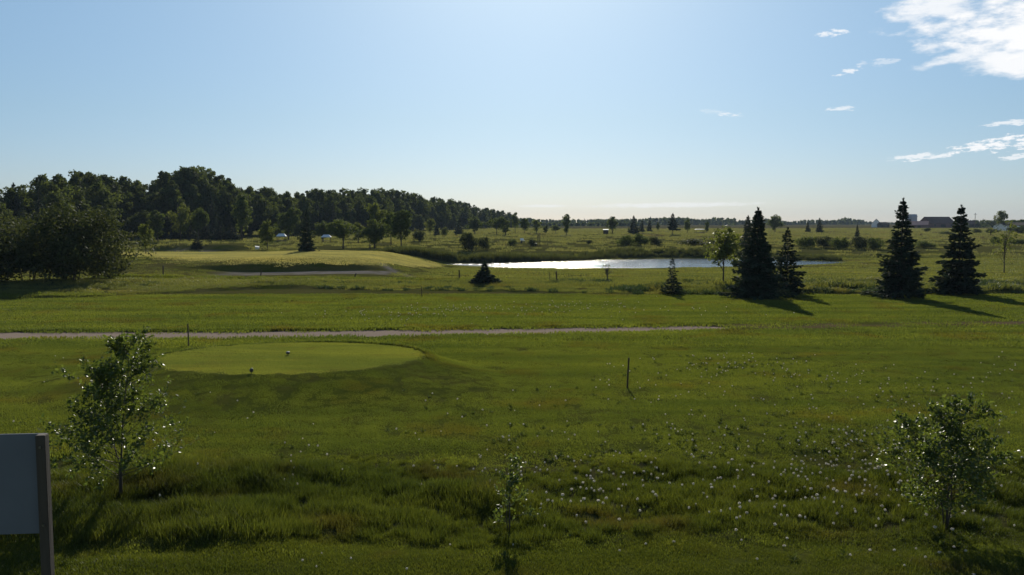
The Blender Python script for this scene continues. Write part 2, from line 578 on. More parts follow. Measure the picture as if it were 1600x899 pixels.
# ------------------------------------------------------------------ object helpers
class MB:
    def __init__(self):
        self.v, self.f, self.mi, self.tone, self.n = [], [], [], [], 0

    def add(self, verts, faces, mat=0, tone=0.5):
        verts = np.asarray(verts, float).reshape(-1, 3)
        self.v.append(verts)
        self.f += [tuple(i + self.n for i in q) for q in faces]
        self.mi += [mat] * len(faces)
        self.tone.append(np.broadcast_to(np.asarray(tone, float), (len(verts),)))
        self.n += len(verts)

    def box(self, x0, x1, y0, y1, z0, z1, mat=0):
        v = [(x, y, z) for z in (z0, z1) for y in (y0, y1) for x in (x0, x1)]
        self.add(v, [(0, 2, 3, 1), (4, 5, 7, 6), (0, 1, 5, 4), (2, 6, 7, 3), (0, 4, 6, 2), (1, 3, 7, 5)], mat)

    def tube(self, pts, rad, sides=6, mat=0, cap=True, tone=0.5):
        pts = [Vector(p) for p in pts]
        V, Fc = [], []
        for i, p in enumerate(pts):
            a = pts[min(i + 1, len(pts) - 1)] - pts[max(i - 1, 0)]
            a.normalize()
            s = a.cross(Vector((0.31, 0.95, 0.05))); s.normalize()
            q = a.cross(s)
            r = rad[i] if hasattr(rad, '__len__') else rad
            for k in range(sides):
                th = 2 * math.pi * k / sides
                V.append(p + (s * math.cos(th) + q * math.sin(th)) * r)
        for i in range(len(pts) - 1):
            for k in range(sides):
                a, b = i * sides + k, i * sides + (k + 1) % sides
                Fc.append((a, b, b + sides, a + sides))
        if cap:
            Fc.append(tuple(range(sides))[::-1])
            n = (len(pts) - 1) * sides
            Fc.append(tuple(range(n, n + sides)))
        self.add([tuple(v) for v in V], Fc, mat, tone)

    def quads(self, C, U, W, tone, mat=0):
        """leaf quads: centres C, half axes U and W"""
        n = len(C)
        V = np.stack([C - U, C - W * 0.9, C + U, C + W * 0.9], 1).reshape(-1, 3)
        self.v.append(V)
        base = self.n
        self.f += [(base + 4 * i, base + 4 * i + 1, base + 4 * i + 2, base + 4 * i + 3) for i in range(n)]
        self.mi += [mat] * n
        self.tone.append(np.repeat(tone, 4))
        self.n += 4 * n

    def mesh(self, name, mats, smooth=False):
        me = bpy.data.meshes.new(name)
        me.from_pydata(np.concatenate(self.v).tolist(), [], self.f)
        for m in mats:
            me.materials.append(m)
        me.polygons.foreach_set('material_index', np.array(self.mi, dtype=np.int32))
        if smooth:
            me.polygons.foreach_set('use_smooth', np.ones(len(self.f), dtype=bool))
        a = me.attributes.new('tone', 'FLOAT', 'POINT')
        a.data.foreach_set('value', np.concatenate(self.tone).astype(np.float32))
        me.update()
        return me


def obj(name, me, parent=None, loc=None):
    o = bpy.data.objects.new(name, me)
    COL.objects.link(o)
    if parent is not None:
        o.parent = parent
    if loc is not None:
        o.location = loc
    return o


def tag(o, label=None, cat=None, group=None, kind=None):
    if label: o['label'] = label
    if cat: o['category'] = cat
    if group: o['group'] = group
    if kind: o['kind'] = kind
    return o


def thing(name, label, cat, loc=(0, 0, 0), rz=0.0, group=None, scale=None):
    o = bpy.data.objects.new(name, None)
    o.empty_display_size = 0.3
    COL.objects.link(o)
    o.location = loc
    o.rotation_euler = (0, 0, rz)
    if scale is not None:
        o.scale = scale
    return tag(o, label, cat, group)


def unit(a):
    return a / np.maximum(np.linalg.norm(a, axis=-1, keepdims=True), 1e-9)


# ------------------------------------------------------------------ ground sheet
def axis(dense0, dense1, step, lo, hi, grow):
    a = list(np.arange(dense0, dense1 + 1e-6, step))
    s, v = step, a[-1]
    while v < hi:
        s *= grow; v += s; a.append(min(v, hi))
    s, v, pre = step, a[0], []
    while v > lo:
        s *= grow; v -= s; pre.append(max(v, lo))
    return np.array(pre[::-1] + a)


def green_start(x):
    return np.interp(x, [-52, -42, -34, -28, -22, -15, -10.5, -9, -8], [100, 95, 90, 86.5, 85.2, 86, 92, 102, 112])


def build_ground():
    xs = axis(-15, 15, 0.26, -2600, 2600, 1.035)
    ya = axis(9.5, 40, 0.13, -150, 40, 1.25)
    yb = [ya[-1]]
    s = 0.14
    while yb[-1] < 3200:
        s = min(s * 1.012, yb[-1] * 0.05)
        if 70 < yb[-1] < 90: s = min(s, 0.34)
        yb.append(yb[-1] + s)
    ys = np.concatenate([ya, yb[1:]])
    X, Y = np.meshgrid(xs, ys)
    Z = terrain(X, Y)
    nx, ny = len(xs), len(ys)
    V = np.stack([X, Y, Z], -1).reshape(-1, 3)
    i = np.arange(nx * ny).reshape(ny, nx)
    Q = np.stack([i[:-1, :-1], i[:-1, 1:], i[1:, 1:], i[1:, :-1]], -1).reshape(-1, 4)
    me = bpy.data.meshes.new('ground')
    me.vertices.add(len(V)); me.vertices.foreach_set('co', V.ravel())
    me.loops.add(Q.size); me.loops.foreach_set('vertex_index', Q.ravel().astype(np.int32))
    me.polygons.add(len(Q))
    me.polygons.foreach_set('loop_start', np.arange(0, Q.size, 4, dtype=np.int32))
    me.polygons.foreach_set('use_smooth', np.ones(len(Q), dtype=bool))
    me.update(); me.validate()
    x, y = X.ravel(), Y.ravel()
    at_ = {}
    at_['fine'] = 0.9 * (1 - sst(0.97, 1.03, tee_r(x, y)))
    edge = bunker_edge(x)
    at_['green'] = sst(-0.5, 1.5, y - green_start(x)) * (1 - sst(103, 110, y)) * sst(-52, -44, x) * 0.8
    sand = sst(-29, -25, x) * (1 - sst(-12.5, -10.5, x)) * sst(-5.4, -4.0, y - edge + 3.0 * fbm(x * .5, y * .5, 2)) * (1 - sst(-0.6, 0.0, y - edge)) * (0.55 + 0.45 * sst(-0.15, 0.1, fbm(x * 1.2, y * 0.8, 2)))
    e2 = 137 + 1.5 * np.sin(x * 0.3)
    sand = np.maximum(sand, 0.7 * sst(-57, -54, x) * (1 - sst(-49, -46, x)) * sst(-6, -4, y - e2) * (1 - sst(-.5, .3, y - e2)))
    # worn sandy line round the back and right end of the green
    wl = [on_plane(a_, b_, 0.95) for a_, b_ in ((300, 396.5), (400, 398), (470, 399.5), (560, 402.5), (600, 406.5), (642, 414))]
    wy = np.interp(x, [q_[0] for q_ in wl], [q_[1] for q_ in wl])
    ln = np.exp(-((y - wy) / 1.1) ** 2) * (x > wl[0][0]) * (x < wl[-1][0] + 0.6) * sst(-0.12, 0.1, fbm(x * 0.25, x * 0 + 6, 2))
    sand = np.maximum(sand, 0.8 * ln)
    at_['sand'] = sand
    d1 = np.exp(-((y - PATH1(x) - 0.1) / 1.1) ** 2) * sst(X1END - 5, X1END + 2, x) * (1 - 0.5 * sst(20, 34, x))
    d2 = 0.6 * np.exp(-((y - PATH2(x)) / 0.9) ** 2) * (x < X2END + 2)
    shore = np.exp(-((poly_sd(POND, x, y) - 3.5) / 2.2) ** 2) * np.where(y < 114, 0.75, 0.9)
    d3 = 0.5 * np.exp(-((y - PATH3(x) - 2.5) / 2.0) ** 2) * (x > -26) * (x < 0)
    at_['dry'] = np.clip(np.maximum.reduce([d1, d2, shore, d3, 0.8 * sst(150, 230, y) * sst(8, 40, x), 0.35 * sst(40, 50, y)]), 0, 1)
    cut = np.maximum.reduce([path_mask(x, y, k, 0.22) for k in (1, 2, 3)])  # dark earth at the path lips, also painting in their shadow line
    b = 0.55 * sst(12.0, 13.0, y) * (1 - sst(16.5, 18, y))
    at_['soil_shade'] = np.clip(np.maximum(cut, b), 0, 1)
    for k, v in at_.items():
        a = me.attributes.new(k, 'FLOAT', 'POINT')
        a.data.foreach_set('value', v.astype(np.float32))
    me.materials.append(M['ground'])
    o = obj('ground', me)
    tag(o, 'mown and rough grassland rolling away to the horizon', kind='structure')


build_ground()


def build_path(name, fy, x0, x1, k, step, width, sink, label):
    xs = np.arange(x0, x1, step)
    V, Fc = [], []
    m = 7
    for x in xs:
        if k == 1:
            h = np.interp(x, [-30, X1END - 1.5, X1END], [1.35, 1.15, 0.2]); wob = 0.25 * fbm(x * 0.35, 3.0, 2)
        elif k == 2:
            h = max(0.04, 0.16 + 0.7 * max(float(fbm(x * 0.35, 8.0, 2)), -0.45)); wob = 0.6 * fbm(x * 0.25, 5.0, 2)
        else:
            h = np.interp(x, [X3BEG, -8, X3END], [0.7, 0.6, 0.25]); wob = 0.4 * fbm(x * 0.2, 1.0, 2)
        h = h + (0.12 if k != 2 else 0.0)
        c = fy(x) + wob
        for j in range(m):
            V.append((x, c + h * (2 * j / (m - 1) - 1), 0))
    V = np.array(V)
    z = terrain(V[:, 0], V[:, 1], False) - sink + 0.02 * fbm(V[:, 0] * 1.5, V[:, 1] * 3, 2)
    V[:, 2] = z
    n = len(xs)
    for i in range(n - 1):
        for j in range(m - 1):
            a = i * m + j
            Fc.append((a, a + m, a + m + 1, a + 1))
    b = MB(); b.add(V, Fc)
    o = obj(name, b.mesh(name, [M['path']], True))
    tag(o, label, kind='structure')


build_path('gravel_path', PATH1, -75, X1END, 1, 0.25, 1.9, 0.055, 'pale gravel cart path crossing behind the tee')
build_path('dirt_track', PATH2, -75, X2END, 2, 0.3, 0.9, 0.17, 'narrow worn dirt track through the rough')
build_path('sandy_path', PATH3, X3BEG, X3END, 3, 0.4, 1.2, 0.16, 'narrow sandy cart path below the green')

# pond water
wb = MB()
g = []
c = POND.mean(0)
P2 = [tuple(p + unit(p - c) * 0.35) for p in POND]
wb.add([(x, y, WATER_Z) for x, y in P2], [tuple(range(len(P2)))])
tag(obj('pond_water', wb.mesh('pond_water', [M['water']])), 'rippled pond glittering in the low sun', kind='structure')


# ------------------------------------------------------------------ instanced ground cover (stuff)
SRC = {}


def source(name, meshes):
    c = bpy.data.collections.new(name)
    for i, me in enumerate(meshes):
        o = bpy.data.objects.new(f'{name}_{i}', me)
        c.objects.link(o)
    SRC[name] = c
    return c


def blade_patch(n, rad, h0, h1, wdt, seed, mat, lean=0.35, segs=2):
    r = np.random.default_rng(seed)
    b = MB()
    ang = r.random(n) * 2 * math.pi
    rr = rad * np.sqrt(r.random(n))
    x, y = rr * np.cos(ang), rr * np.sin(ang)
    h = h0 + (h1 - h0) * r.random(n) ** 1.3
    face = r.random(n) * math.pi * 2
    le = lean * h * (0.3 + r.random(n))
    la = r.random(n) * 2 * math.pi
    wv = wdt * (0.6 + 0.8 * r.random(n))
    tone = r.random(n)
    V, Fc, T = [], [], []
    for i in range(n):
        sx, sy = math.cos(face[i]) * wv[i] / 2, math.sin(face[i]) * wv[i] / 2
        lx, ly = math.cos(la[i]) * le[i], math.sin(la[i]) * le[i]
        k = len(V)
        V += [(x[i] - sx, y[i] - sy, -0.03), (x[i] + sx, y[i] + sy, -0.03),
              (x[i] + sx * .8 + lx * .35, y[i] + sy * .8 + ly * .35, h[i] * .6), (x[i] - sx * .8 + lx * .35, y[i] - sy * .8 + ly * .35, h[i] * .6),
              (x[i] + lx, y[i] + ly, h[i])]
        Fc += [(k, k + 1, k + 2, k + 3), (k + 3, k + 2, k + 4)]
        T += [tone[i]] * 5
    b.add(V, Fc, 0, np.array(T))
    return b.mesh('blades', [M[mat]])


def scatter(name, pts, yaw, scl, coll, label, kind='stuff', tilt=True):
    me = bpy.data.meshes.new(name)
    me.vertices.add(len(pts)); me.vertices.foreach_set('co', np.asarray(pts, float).ravel())
    a = me.attributes.new('yaw', 'FLOAT_VECTOR', 'POINT')
    rv = np.zeros((len(pts), 3), np.float32); rv[:, 2] = yaw
    if tilt:                                     # lie along the slope of the ground
        q = np.asarray(pts, float)
        gx_ = -(terrain(q[:, 0] + .25, q[:, 1], False) - terrain(q[:, 0] - .25, q[:, 1], False)) / .5
        gy_ = -(terrain(q[:, 0], q[:, 1] + .25, False) - terrain(q[:, 0], q[:, 1] - .25, False)) / .5
        cy, sy = np.cos(yaw), np.sin(yaw)
        rv[:, 1] = np.arctan(np.clip(cy * gx_ + sy * gy_, -.8, .8)); rv[:, 0] = -np.arctan(np.clip(-sy * gx_ + cy * gy_, -.8, .8))
    a.data.foreach_set('vector', rv.ravel())
    a = me.attributes.new('size', 'FLOAT', 'POINT'); a.data.foreach_set('value', np.asarray(scl, np.float32))
    a = me.attributes.new('pick', 'INT', 'POINT'); a.data.foreach_set('value', np.random.default_rng(1).integers(0, 1000, len(pts)).astype(np.int32))
    o = obj(name, me)
    ng = bpy.data.node_groups.new(name, 'GeometryNodeTree')
    ng.interface.new_socket('Geometry', in_out='INPUT', socket_type='NodeSocketGeometry')
    ng.interface.new_socket('Geometry', in_out='OUTPUT', socket_type='NodeSocketGeometry')
    N, L = ng.nodes, ng.links
    gi, go = N.new('NodeGroupInput'), N.new('NodeGroupOutput')
    ci = N.new('GeometryNodeCollectionInfo')
    ci.inputs['Collection'].default_value = coll
    ci.inputs['Separate Children'].default_value = True
    ci.inputs['Reset Children'].default_value = True
    ip = N.new('GeometryNodeInstanceOnPoints')
    ip.inputs['Pick Instance'].default_value = True

    def named(nm, typ):
        q = N.new('GeometryNodeInputNamedAttribute'); q.data_type = typ
        q.inputs['Name'].default_value = nm
        return q.outputs[0]
    e2r = N.new('FunctionNodeEulerToRotation')
    L.new(named('yaw', 'FLOAT_VECTOR'), e2r.inputs[0])
    L.new(gi.outputs[0], ip.inputs['Points'])
    L.new(ci.outputs[0], ip.inputs['Instance'])
    L.new(named('pick', 'INT'), ip.inputs['Instance Index'])
    L.new(e2r.outputs[0], ip.inputs['Rotation'])
    L.new(named('size', 'FLOAT'), ip.inputs['Scale'])
    L.new(ip.outputs[0], go.inputs[0])
    md = o.modifiers.new('scatter', 'NODES')
    md.node_group = ng
    tag(o, label, kind=kind)
    return o


def field(y0, y1, n, margin=1.5, spread=0.66, seed=1):
    """random points in the ground seen between two distances, denser near"""
    r = np.random.default_rng(seed)
    y = y0 + (y1 - y0) * r.random(n)
    x = (r.random(n) * 2 - 1) * (y1 * spread + margin)
    k = np.abs(x) < y * spread + margin
    return x[k], y[k]


def no_grass(x, y):
    m = np.maximum.reduce([path_mask(x, y, k, (0.05, 0.28, 0.05)[k - 1]) for k in (1, 2, 3)])
    return m < 0.5


def place(x, y):
    return np.stack([x, y, terrain(x, y, True)], 1)


# mown lawn, two size classes
source('lawn_tufts', [blade_patch(240, 0.36, 0.016, 0.042, 0.009, s, 'lawn') for s in range(6)])
x, y = field(12.2, 34, 16000, seed=11)
k = no_grass(x, y) & ~((y > 12.7) & (y < 16.9) & (rng.random(len(x)) < 0.8)) & (tee_r(x, y) > 1.04)
x, y = x[k], y[k]
scatter('lawn_grass', place(x, y), rng.random(len(x)) * 6.28, (0.75 + 0.6 * rng.random(len(x))) * (0.72 + 0.9 * np.maximum(0, fbm(x * .5, y * .5, 3) + 0.1)) * (1 - 0.3 * (tee_r(x, y) < 1.9) * (y < TEE_C[1] - 1)),
        SRC['lawn_tufts'], 'short mown grass of the lawn')
source('fore_tufts', [blade_patch(260, 0.34, 0.02, 0.075, 0.007, s + 10, 'long', 0.6) for s in range(5)])
x, y = field(8.0, 13.2, 3600, seed=19)
scatter('foreground_grass', place(x, y), rng.random(len(x)) * 6.28, (0.6 + 0.6 * rng.random(len(x))) * (0.8 + 1.2 * np.maximum(-0.2, fbm(x * .8, y * .8, 3))),
        SRC['fore_tufts'], 'uneven short grass at the foot of the picture')
source('lawn_far_tufts', [blade_patch(150, 0.8, 0.03, 0.075, 0.03, s + 20, 'lawn') for s in range(5)])
x, y = field(33, 56, 9000, seed=12)
k = no_grass(x, y) & (tee_r(x, y) > 1.04) & ~((np.abs(y - PATH1(x)) < 1.3) & (x > X1END - 1) & (rng.random(len(x)) < 0.85))
x, y = x[k], y[k]
scatter('lawn_grass_beyond', place(x, y), rng.random(len(x)) * 6.28, 0.7 + 0.6 * rng.random(len(x)), SRC['lawn_far_tufts'], 'mown grass beyond the tee and path')
source('fairway_tufts', [blade_patch(140, 1.6, 0.03, 0.10, 0.07, s + 30, 'rough', 0.5) for s in range(4)])
x, y = field(68, 135, 6500, seed=21)
k = no_grass(x, y) & (poly_sd(POND, x, y) > 0.5) & ((poly_sd(POND, x, y) > 6.5) | (fbm(x * 0.12, y * 0.7, 2) > 0.03)) & ~((y > green_start(x) + 1.0) & (y < 106) & (x < -8)) & ~((x > -27) & (x < -11) & (y > 76.5) & (y < 85))
x, y = x[k], y[k]
scatter('fairway_grass', place(x, y), rng.random(len(x)) * 6.28, (0.7 + 0.6 * rng.random(len(x))) * (1 - 0.5 * (x < -8) * (y > 73)), SRC['fairway_tufts'], 'short fairway grass before the pond')
source('tee_tufts', [blade_patch(220, 0.30, 0.012, 0.026, 0.012, s + 35, 'teegrass', 0.4) for s in range(4)])
x = TEE_C[0] + 5.2 * (rng.random(3200) * 2 - 1); y = TEE_C[1] + 4.2 * (rng.random(3200) * 2 - 1)
k = tee_r(x, y) < 0.94
x, y = x[k], y[k]
scatter('tee_grass', place(x, y), rng.random(len(x)) * 6.28, 0.8 + 0.4 * rng.random(len(x)), SRC['tee_tufts'], 'close cut grass of the tee')
source('green_tufts', [blade_patch(150, 1.3, 0.02, 0.05, 0.05, s + 37, 'greengrass', 0.4) for s in range(4)])
x = -31 + 22 * (rng.random(4600) * 2 - 1); y = 82 + 27 * rng.random(4600)
k = (y > green_start(x) + 1.6 * rng.normal(size=len(x))) & (y < 106 + 1.5 * rng.normal(size=len(x)))
x, y = x[k], y[k]
scatter('green_grass', place(x, y), rng.random(len(x)) * 6.28, 0.8 + 0.4 * rng.random(len(x)), SRC['green_tufts'], 'pale close cut grass of the green')
# long grass belt
source('long_tufts', [blade_patch(130, 0.26, 0.10, 0.34, 0.010, s + 40, 'long', 0.5) for s in range(7)])
x, y = field(12.3, 17.4, 6200, seed=13)
edge0 = 12.75 + 1.5 * fbm(x * 0.45, x * 0 + 4, 3) + 0.5 * rng.random(len(x)) ** 2
edge1 = 16.4 + 1.6 * fbm(x * 0.35, x * 0 + 9, 2) + 0.4 * (x > 4)
dens = (y > edge0) & (y < edge1 + rng.random(len(x)) * 1.2)
x, y = x[dens], y[dens]
sz = (0.55 + 0.6 * rng.random(len(x))) * (0.85 + 1.3 * np.clip(fbm((x + y * 0.9) * 0.55, (y - x * 0.25) * 0.75, 3), -0.4, 0.5))
sz *= 0.78 * (1 - 0.5 * sst(15.0, 17.2, y)) * (1 - 0.45 * (1 - sst(12.7, 13.7, y)) * sst(-3, 4, x + 3 * fbm(x * .3, x * 0 + 7, 2)))
scatter('long_grass', place(x, y), rng.random(len(x)) * 6.28, sz, SRC['long_tufts'], 'unmown long grass at the foot of the lawn')
# rough
source('meadow_tufts', [blade_patch(120, 0.8, 0.08, 0.26, 0.04, s + 65, 'meadow', 0.5) for s in range(4)])
source('rough_tufts', [blade_patch(230, 0.8, 0.06, 0.26, 0.02, s + 60, 'rough', 0.6) for s in range(5)])
x, y = field(48, 71, 9000, seed=14)
redge = np.interp(x, [-60, -28, -18, 5, 10, 60], [49, 53.5, 61, 57, 56.5, 58]) + 1.4 * fbm(x * 0.2, y * 0 + 2, 2)
k = (y > redge + 0.3) & (y < 70 + rng.normal(size=len(x))) & no_grass(x, y)
x, y, redge = x[k], y[k], redge[k]
lip = 1 - 0.3 * np.exp(-((y - redge - 0.4) / 0.8) ** 2)
scatter('rough_grass', place(x, y), rng.random(len(x)) * 6.28, (0.45 + 0.8 * rng.random(len(x))) * (0.75 + (1.2 + 1.2 * sst(2, 14, x)) * np.clip(fbm(x * 0.38, y * 0.5, 3), -.3, .5)) * lip,
        SRC['rough_tufts'], 'unmown rough grass before the green and pond')
source('rough_weeds', [blade_patch(70, 0.45, 0.10, 0.36, 0.06, s + 95, 'weedleaf', 0.8) for s in range(5)])
x, y = field(50, 69, 5200, seed=18)
redge = np.interp(x, [-60, -28, -18, 5, 10, 60], [49, 53.5, 61, 57, 56.5, 58]) + 1.4 * fbm(x * 0.2, y * 0 + 2, 2)
k = (y > redge + 0.1) & no_grass(x, y) & (fbm(x * 0.22, y * 0.3, 3) + 0.10 * sst(2, 12, x) - 0.10 * sst(0, -10, x) + (0.16 - 0.03 * sst(-15, -19, x)) * np.exp(-((y - redge) / 0.9) ** 2) > 0.05)
x, y = x[k], y[k]
scatter('rough_weeds', place(x, y), rng.random(len(x)) * 6.28, (0.45 + 0.7 * rng.random(len(x)) ** 1.5) * (0.6 + 0.4 * sst(-2, 8, x)), SRC['rough_weeds'], 'dark weeds and clover clumps in the rough')
x, y = field(128, 420, 9000, seed=15)
k = (poly_sd(POND, x, y) > 2.5) & (y > 132)
x, y = x[k], y[k]
scatter('meadow_grass', place(x, y), rng.random(len(x)) * 6.28, 0.7 + 0.8 * rng.random(len(x)) + y / 300, SRC['meadow_tufts'], 'meadow grass beyond the pond')
# longer fringe grass along the far edges of paths, track and tee rim
source('fringe_tufts', [blade_patch(60, 0.22, 0.05, 0.15, 0.02, s + 90, 'lawn', 0.5) for s in range(5)])
FX, FY, FZ = [], [], []
for fy, x0, x1, off, n, sc in ((PATH1, -26, X1END, 1.5, 900, 0.8), (PATH2, -40, X2END, 0.75, 300, 0.8), (PATH3, X3BEG, 0, 0.95, 700, 1.7), (PATH3, X3BEG, 0, -0.95, 500, 1.2)):
    xx = x0 + (x1 - x0) * rng.random(n)
    keep = fbm(xx * 0.4, xx * 0 + off * 9, 2) > -0.16
    xx = xx[keep]
    FX.append(xx); FY.append(fy(xx) + off + 0.16 * rng.normal(size=len(xx))); FZ.append(sc * (0.5 + 0.8 * rng.random(len(xx))))
th = rng.random(1500) * 2 * np.pi
th = th[np.sin(th) > -0.05]
rr = 1.02 + 0.05 * rng.random(len(th))
FX.append(TEE_C[0] + TEE_R[0] * rr * np.cos(th)); FY.append(TEE_C[1] + TEE_R[1] * rr * np.sin(th)); FZ.append(0.3 + 0.35 * rng.random(len(th)) + 0.25 * (np.sin(th) > 0.2))
FX, FY, FZ = map(np.concatenate, (FX, FY, FZ))
scatter('fringe_grass', place(FX, FY), rng.random(len(FX)) * 6.28, FZ, SRC['fringe_tufts'], 'longer grass fringing the paths and the tee')
# reeds along the far shore
source('reed_tufts', [blade_patch(110, 0.7, 0.6, 1.7, 0.06, s + 80, 'reed', 0.25) for s in range(5)])
r = np.random.default_rng(16)
RX, RY, RS = [], [], []
far_shore = [at_d(560, 121), at_d(640, 119.5), at_d(700, 119)] + [Vector((p[0], p[1] + 0.8, 0)) for p in POND[::-1][:9]]
for i in range(len(far_shore) - 1):
    a, b = far_shore[i], far_shore[i + 1]
    n = int((b - a).length * 20)
    for _ in range(n):
        t = r.random(); q = a.lerp(b, t)
        RX.append(q.x + r.normal() * 0.4)
        RY.append(q.y + abs(r.normal()) * 2.4 + 0.2 + 1.3 * float(sst(-4, 6, q.x)) * r.random())
        left = 1 - float(sst(-6, 16, q.x))
        RS.append((0.42 + 0.30 * left) * (0.45 + 0.75 * r.random()) * (0.25 + 0.75 * float(sst(-22, -14, q.x))) * (1 + 0.7 * float(fbm(q.x * 0.3, 2.0, 2))))
RX, RY, RS = map(np.array, (RX, RY, RS))
k = poly_sd(POND, RX, RY) > 0.25
scatter('reeds', place(RX[k], RY[k]), r.random(int(k.sum())) * 6.28, RS[k], SRC['reed_tufts'], 'dark reeds along the far pond shore', tilt=False)


# ------------------------------------------------------------------ trees
def leaf_cloud(b, centres, radii, n_each, size, r, tone0, up=0.35, flat=0.8, mat=0):
    for c, rad, tn in zip(centres, radii, tone0):
        d = unit(r.normal(size=(n_each, 3)))
        rr = rad * (0.45 + 0.6 * r.random((n_each, 1)) ** 0.6)
        C = c + d * rr * np.array((1, 1, flat))
        nrm = unit(d * 0.8 + np.array((0, 0, up)) + 0.9 * r.normal(size=(n_each, 3)))
        U = unit(np.cross(nrm, r.normal(size=(n_each, 3))))
        W = np.cross(nrm, U)
        s = size * (0.6 + 0.8 * r.random((n_each, 1)))
        b.quads(C, U * s * 0.62, W * s * 0.36, np.clip(tn + 0.25 * r.normal(size=n_each), 0, 1), mat)


def broadleaf(H, W, seed, clumps=34, leaves=80, leaf=0.4, clear=0.15, trunk_r=None, shape='oval', limbs=9, mat='tree', clump_r=0.2, stems=1):
    """returns trunk mesh and crown mesh of one tree standing at the origin"""
    r = np.random.default_rng(seed)
    z0 = clear * H
    cz, rz = (z0 + H) / 2, (H - z0) / 2
    C = []
    while len(C) < clumps:
        p = unit(r.normal(size=3)) * r.random() ** (1 / 2.4)
        z = cz + p[2] * rz * 0.92
        t = (z - z0) / (H - z0)
        if shape == 'oval': k = 1.0
        elif shape == 'poplar': k = 0.62 + 0.55 * math.sin(min(1, t * 1.15) * math.pi)
        elif shape == 'column': k = 0.75
        elif shape == 'cone': k = 1.25 * (1 - 0.7 * t)
        else: k = 1.15
        k *= 0.8 + 0.4 * r.random()
        C.append((p[0] * W / 2 * 0.82 * k, p[1] * W / 2 * 0.82 * k, z))
    C = np.array(C)
    rad = clump_r * W * (0.65 + 0.7 * r.random(clumps)) * np.where((C[:, 2] - z0) / (H - z0) > 0.8, 0.75, 1)
    cb = MB()
    leaf_cloud(cb, C, rad, leaves, leaf, r, r.random(clumps) * 0.6 + 0.2)
    tb = MB()
    tr = trunk_r or H * 0.018
    for s in range(stems):
        a = r.random() * 6.28
        off = 0 if stems == 1 else 0.05 * W
        bx, by = off * math.cos(a), off * math.sin(a)
        ox, oy = (r.normal() * 0.03 * H + bx * 3), (r.normal() * 0.03 * H + by * 3)
        topz = H * 0.8
        axis_ = [(bx, by, -0.15), (bx + ox * .2, by + oy * .2, topz * .3), (bx + ox * .5, by + oy * .5, topz * .65), (bx + ox, by + oy, topz)]
        k = 1 / math.sqrt(stems)
        tb.tube(axis_, [tr * 1.25 * k, tr * .9 * k, tr * .6 * k, tr * .2 * k], 7)
        idx = r.permutation(clumps)[:max(2, limbs // stems)]
        for i in idx:
            tz = min(max(C[i][2] * (0.45 + 0.25 * r.random()), H * clear * 0.7), topz * 0.95)
            f = tz / topz
            st = np.array((bx + ox * f, by + oy * f, tz))
            mid = (st + C[i]) / 2 + np.array((0, 0, 0.04 * H))
            tb.tube([st, mid, C[i]], [tr * .45 * k, tr * .3 * k, tr * .1 * k], 5)
    return tb.mesh('trunk', [M['bark']], True), cb.mesh('crown', [M[mat]])


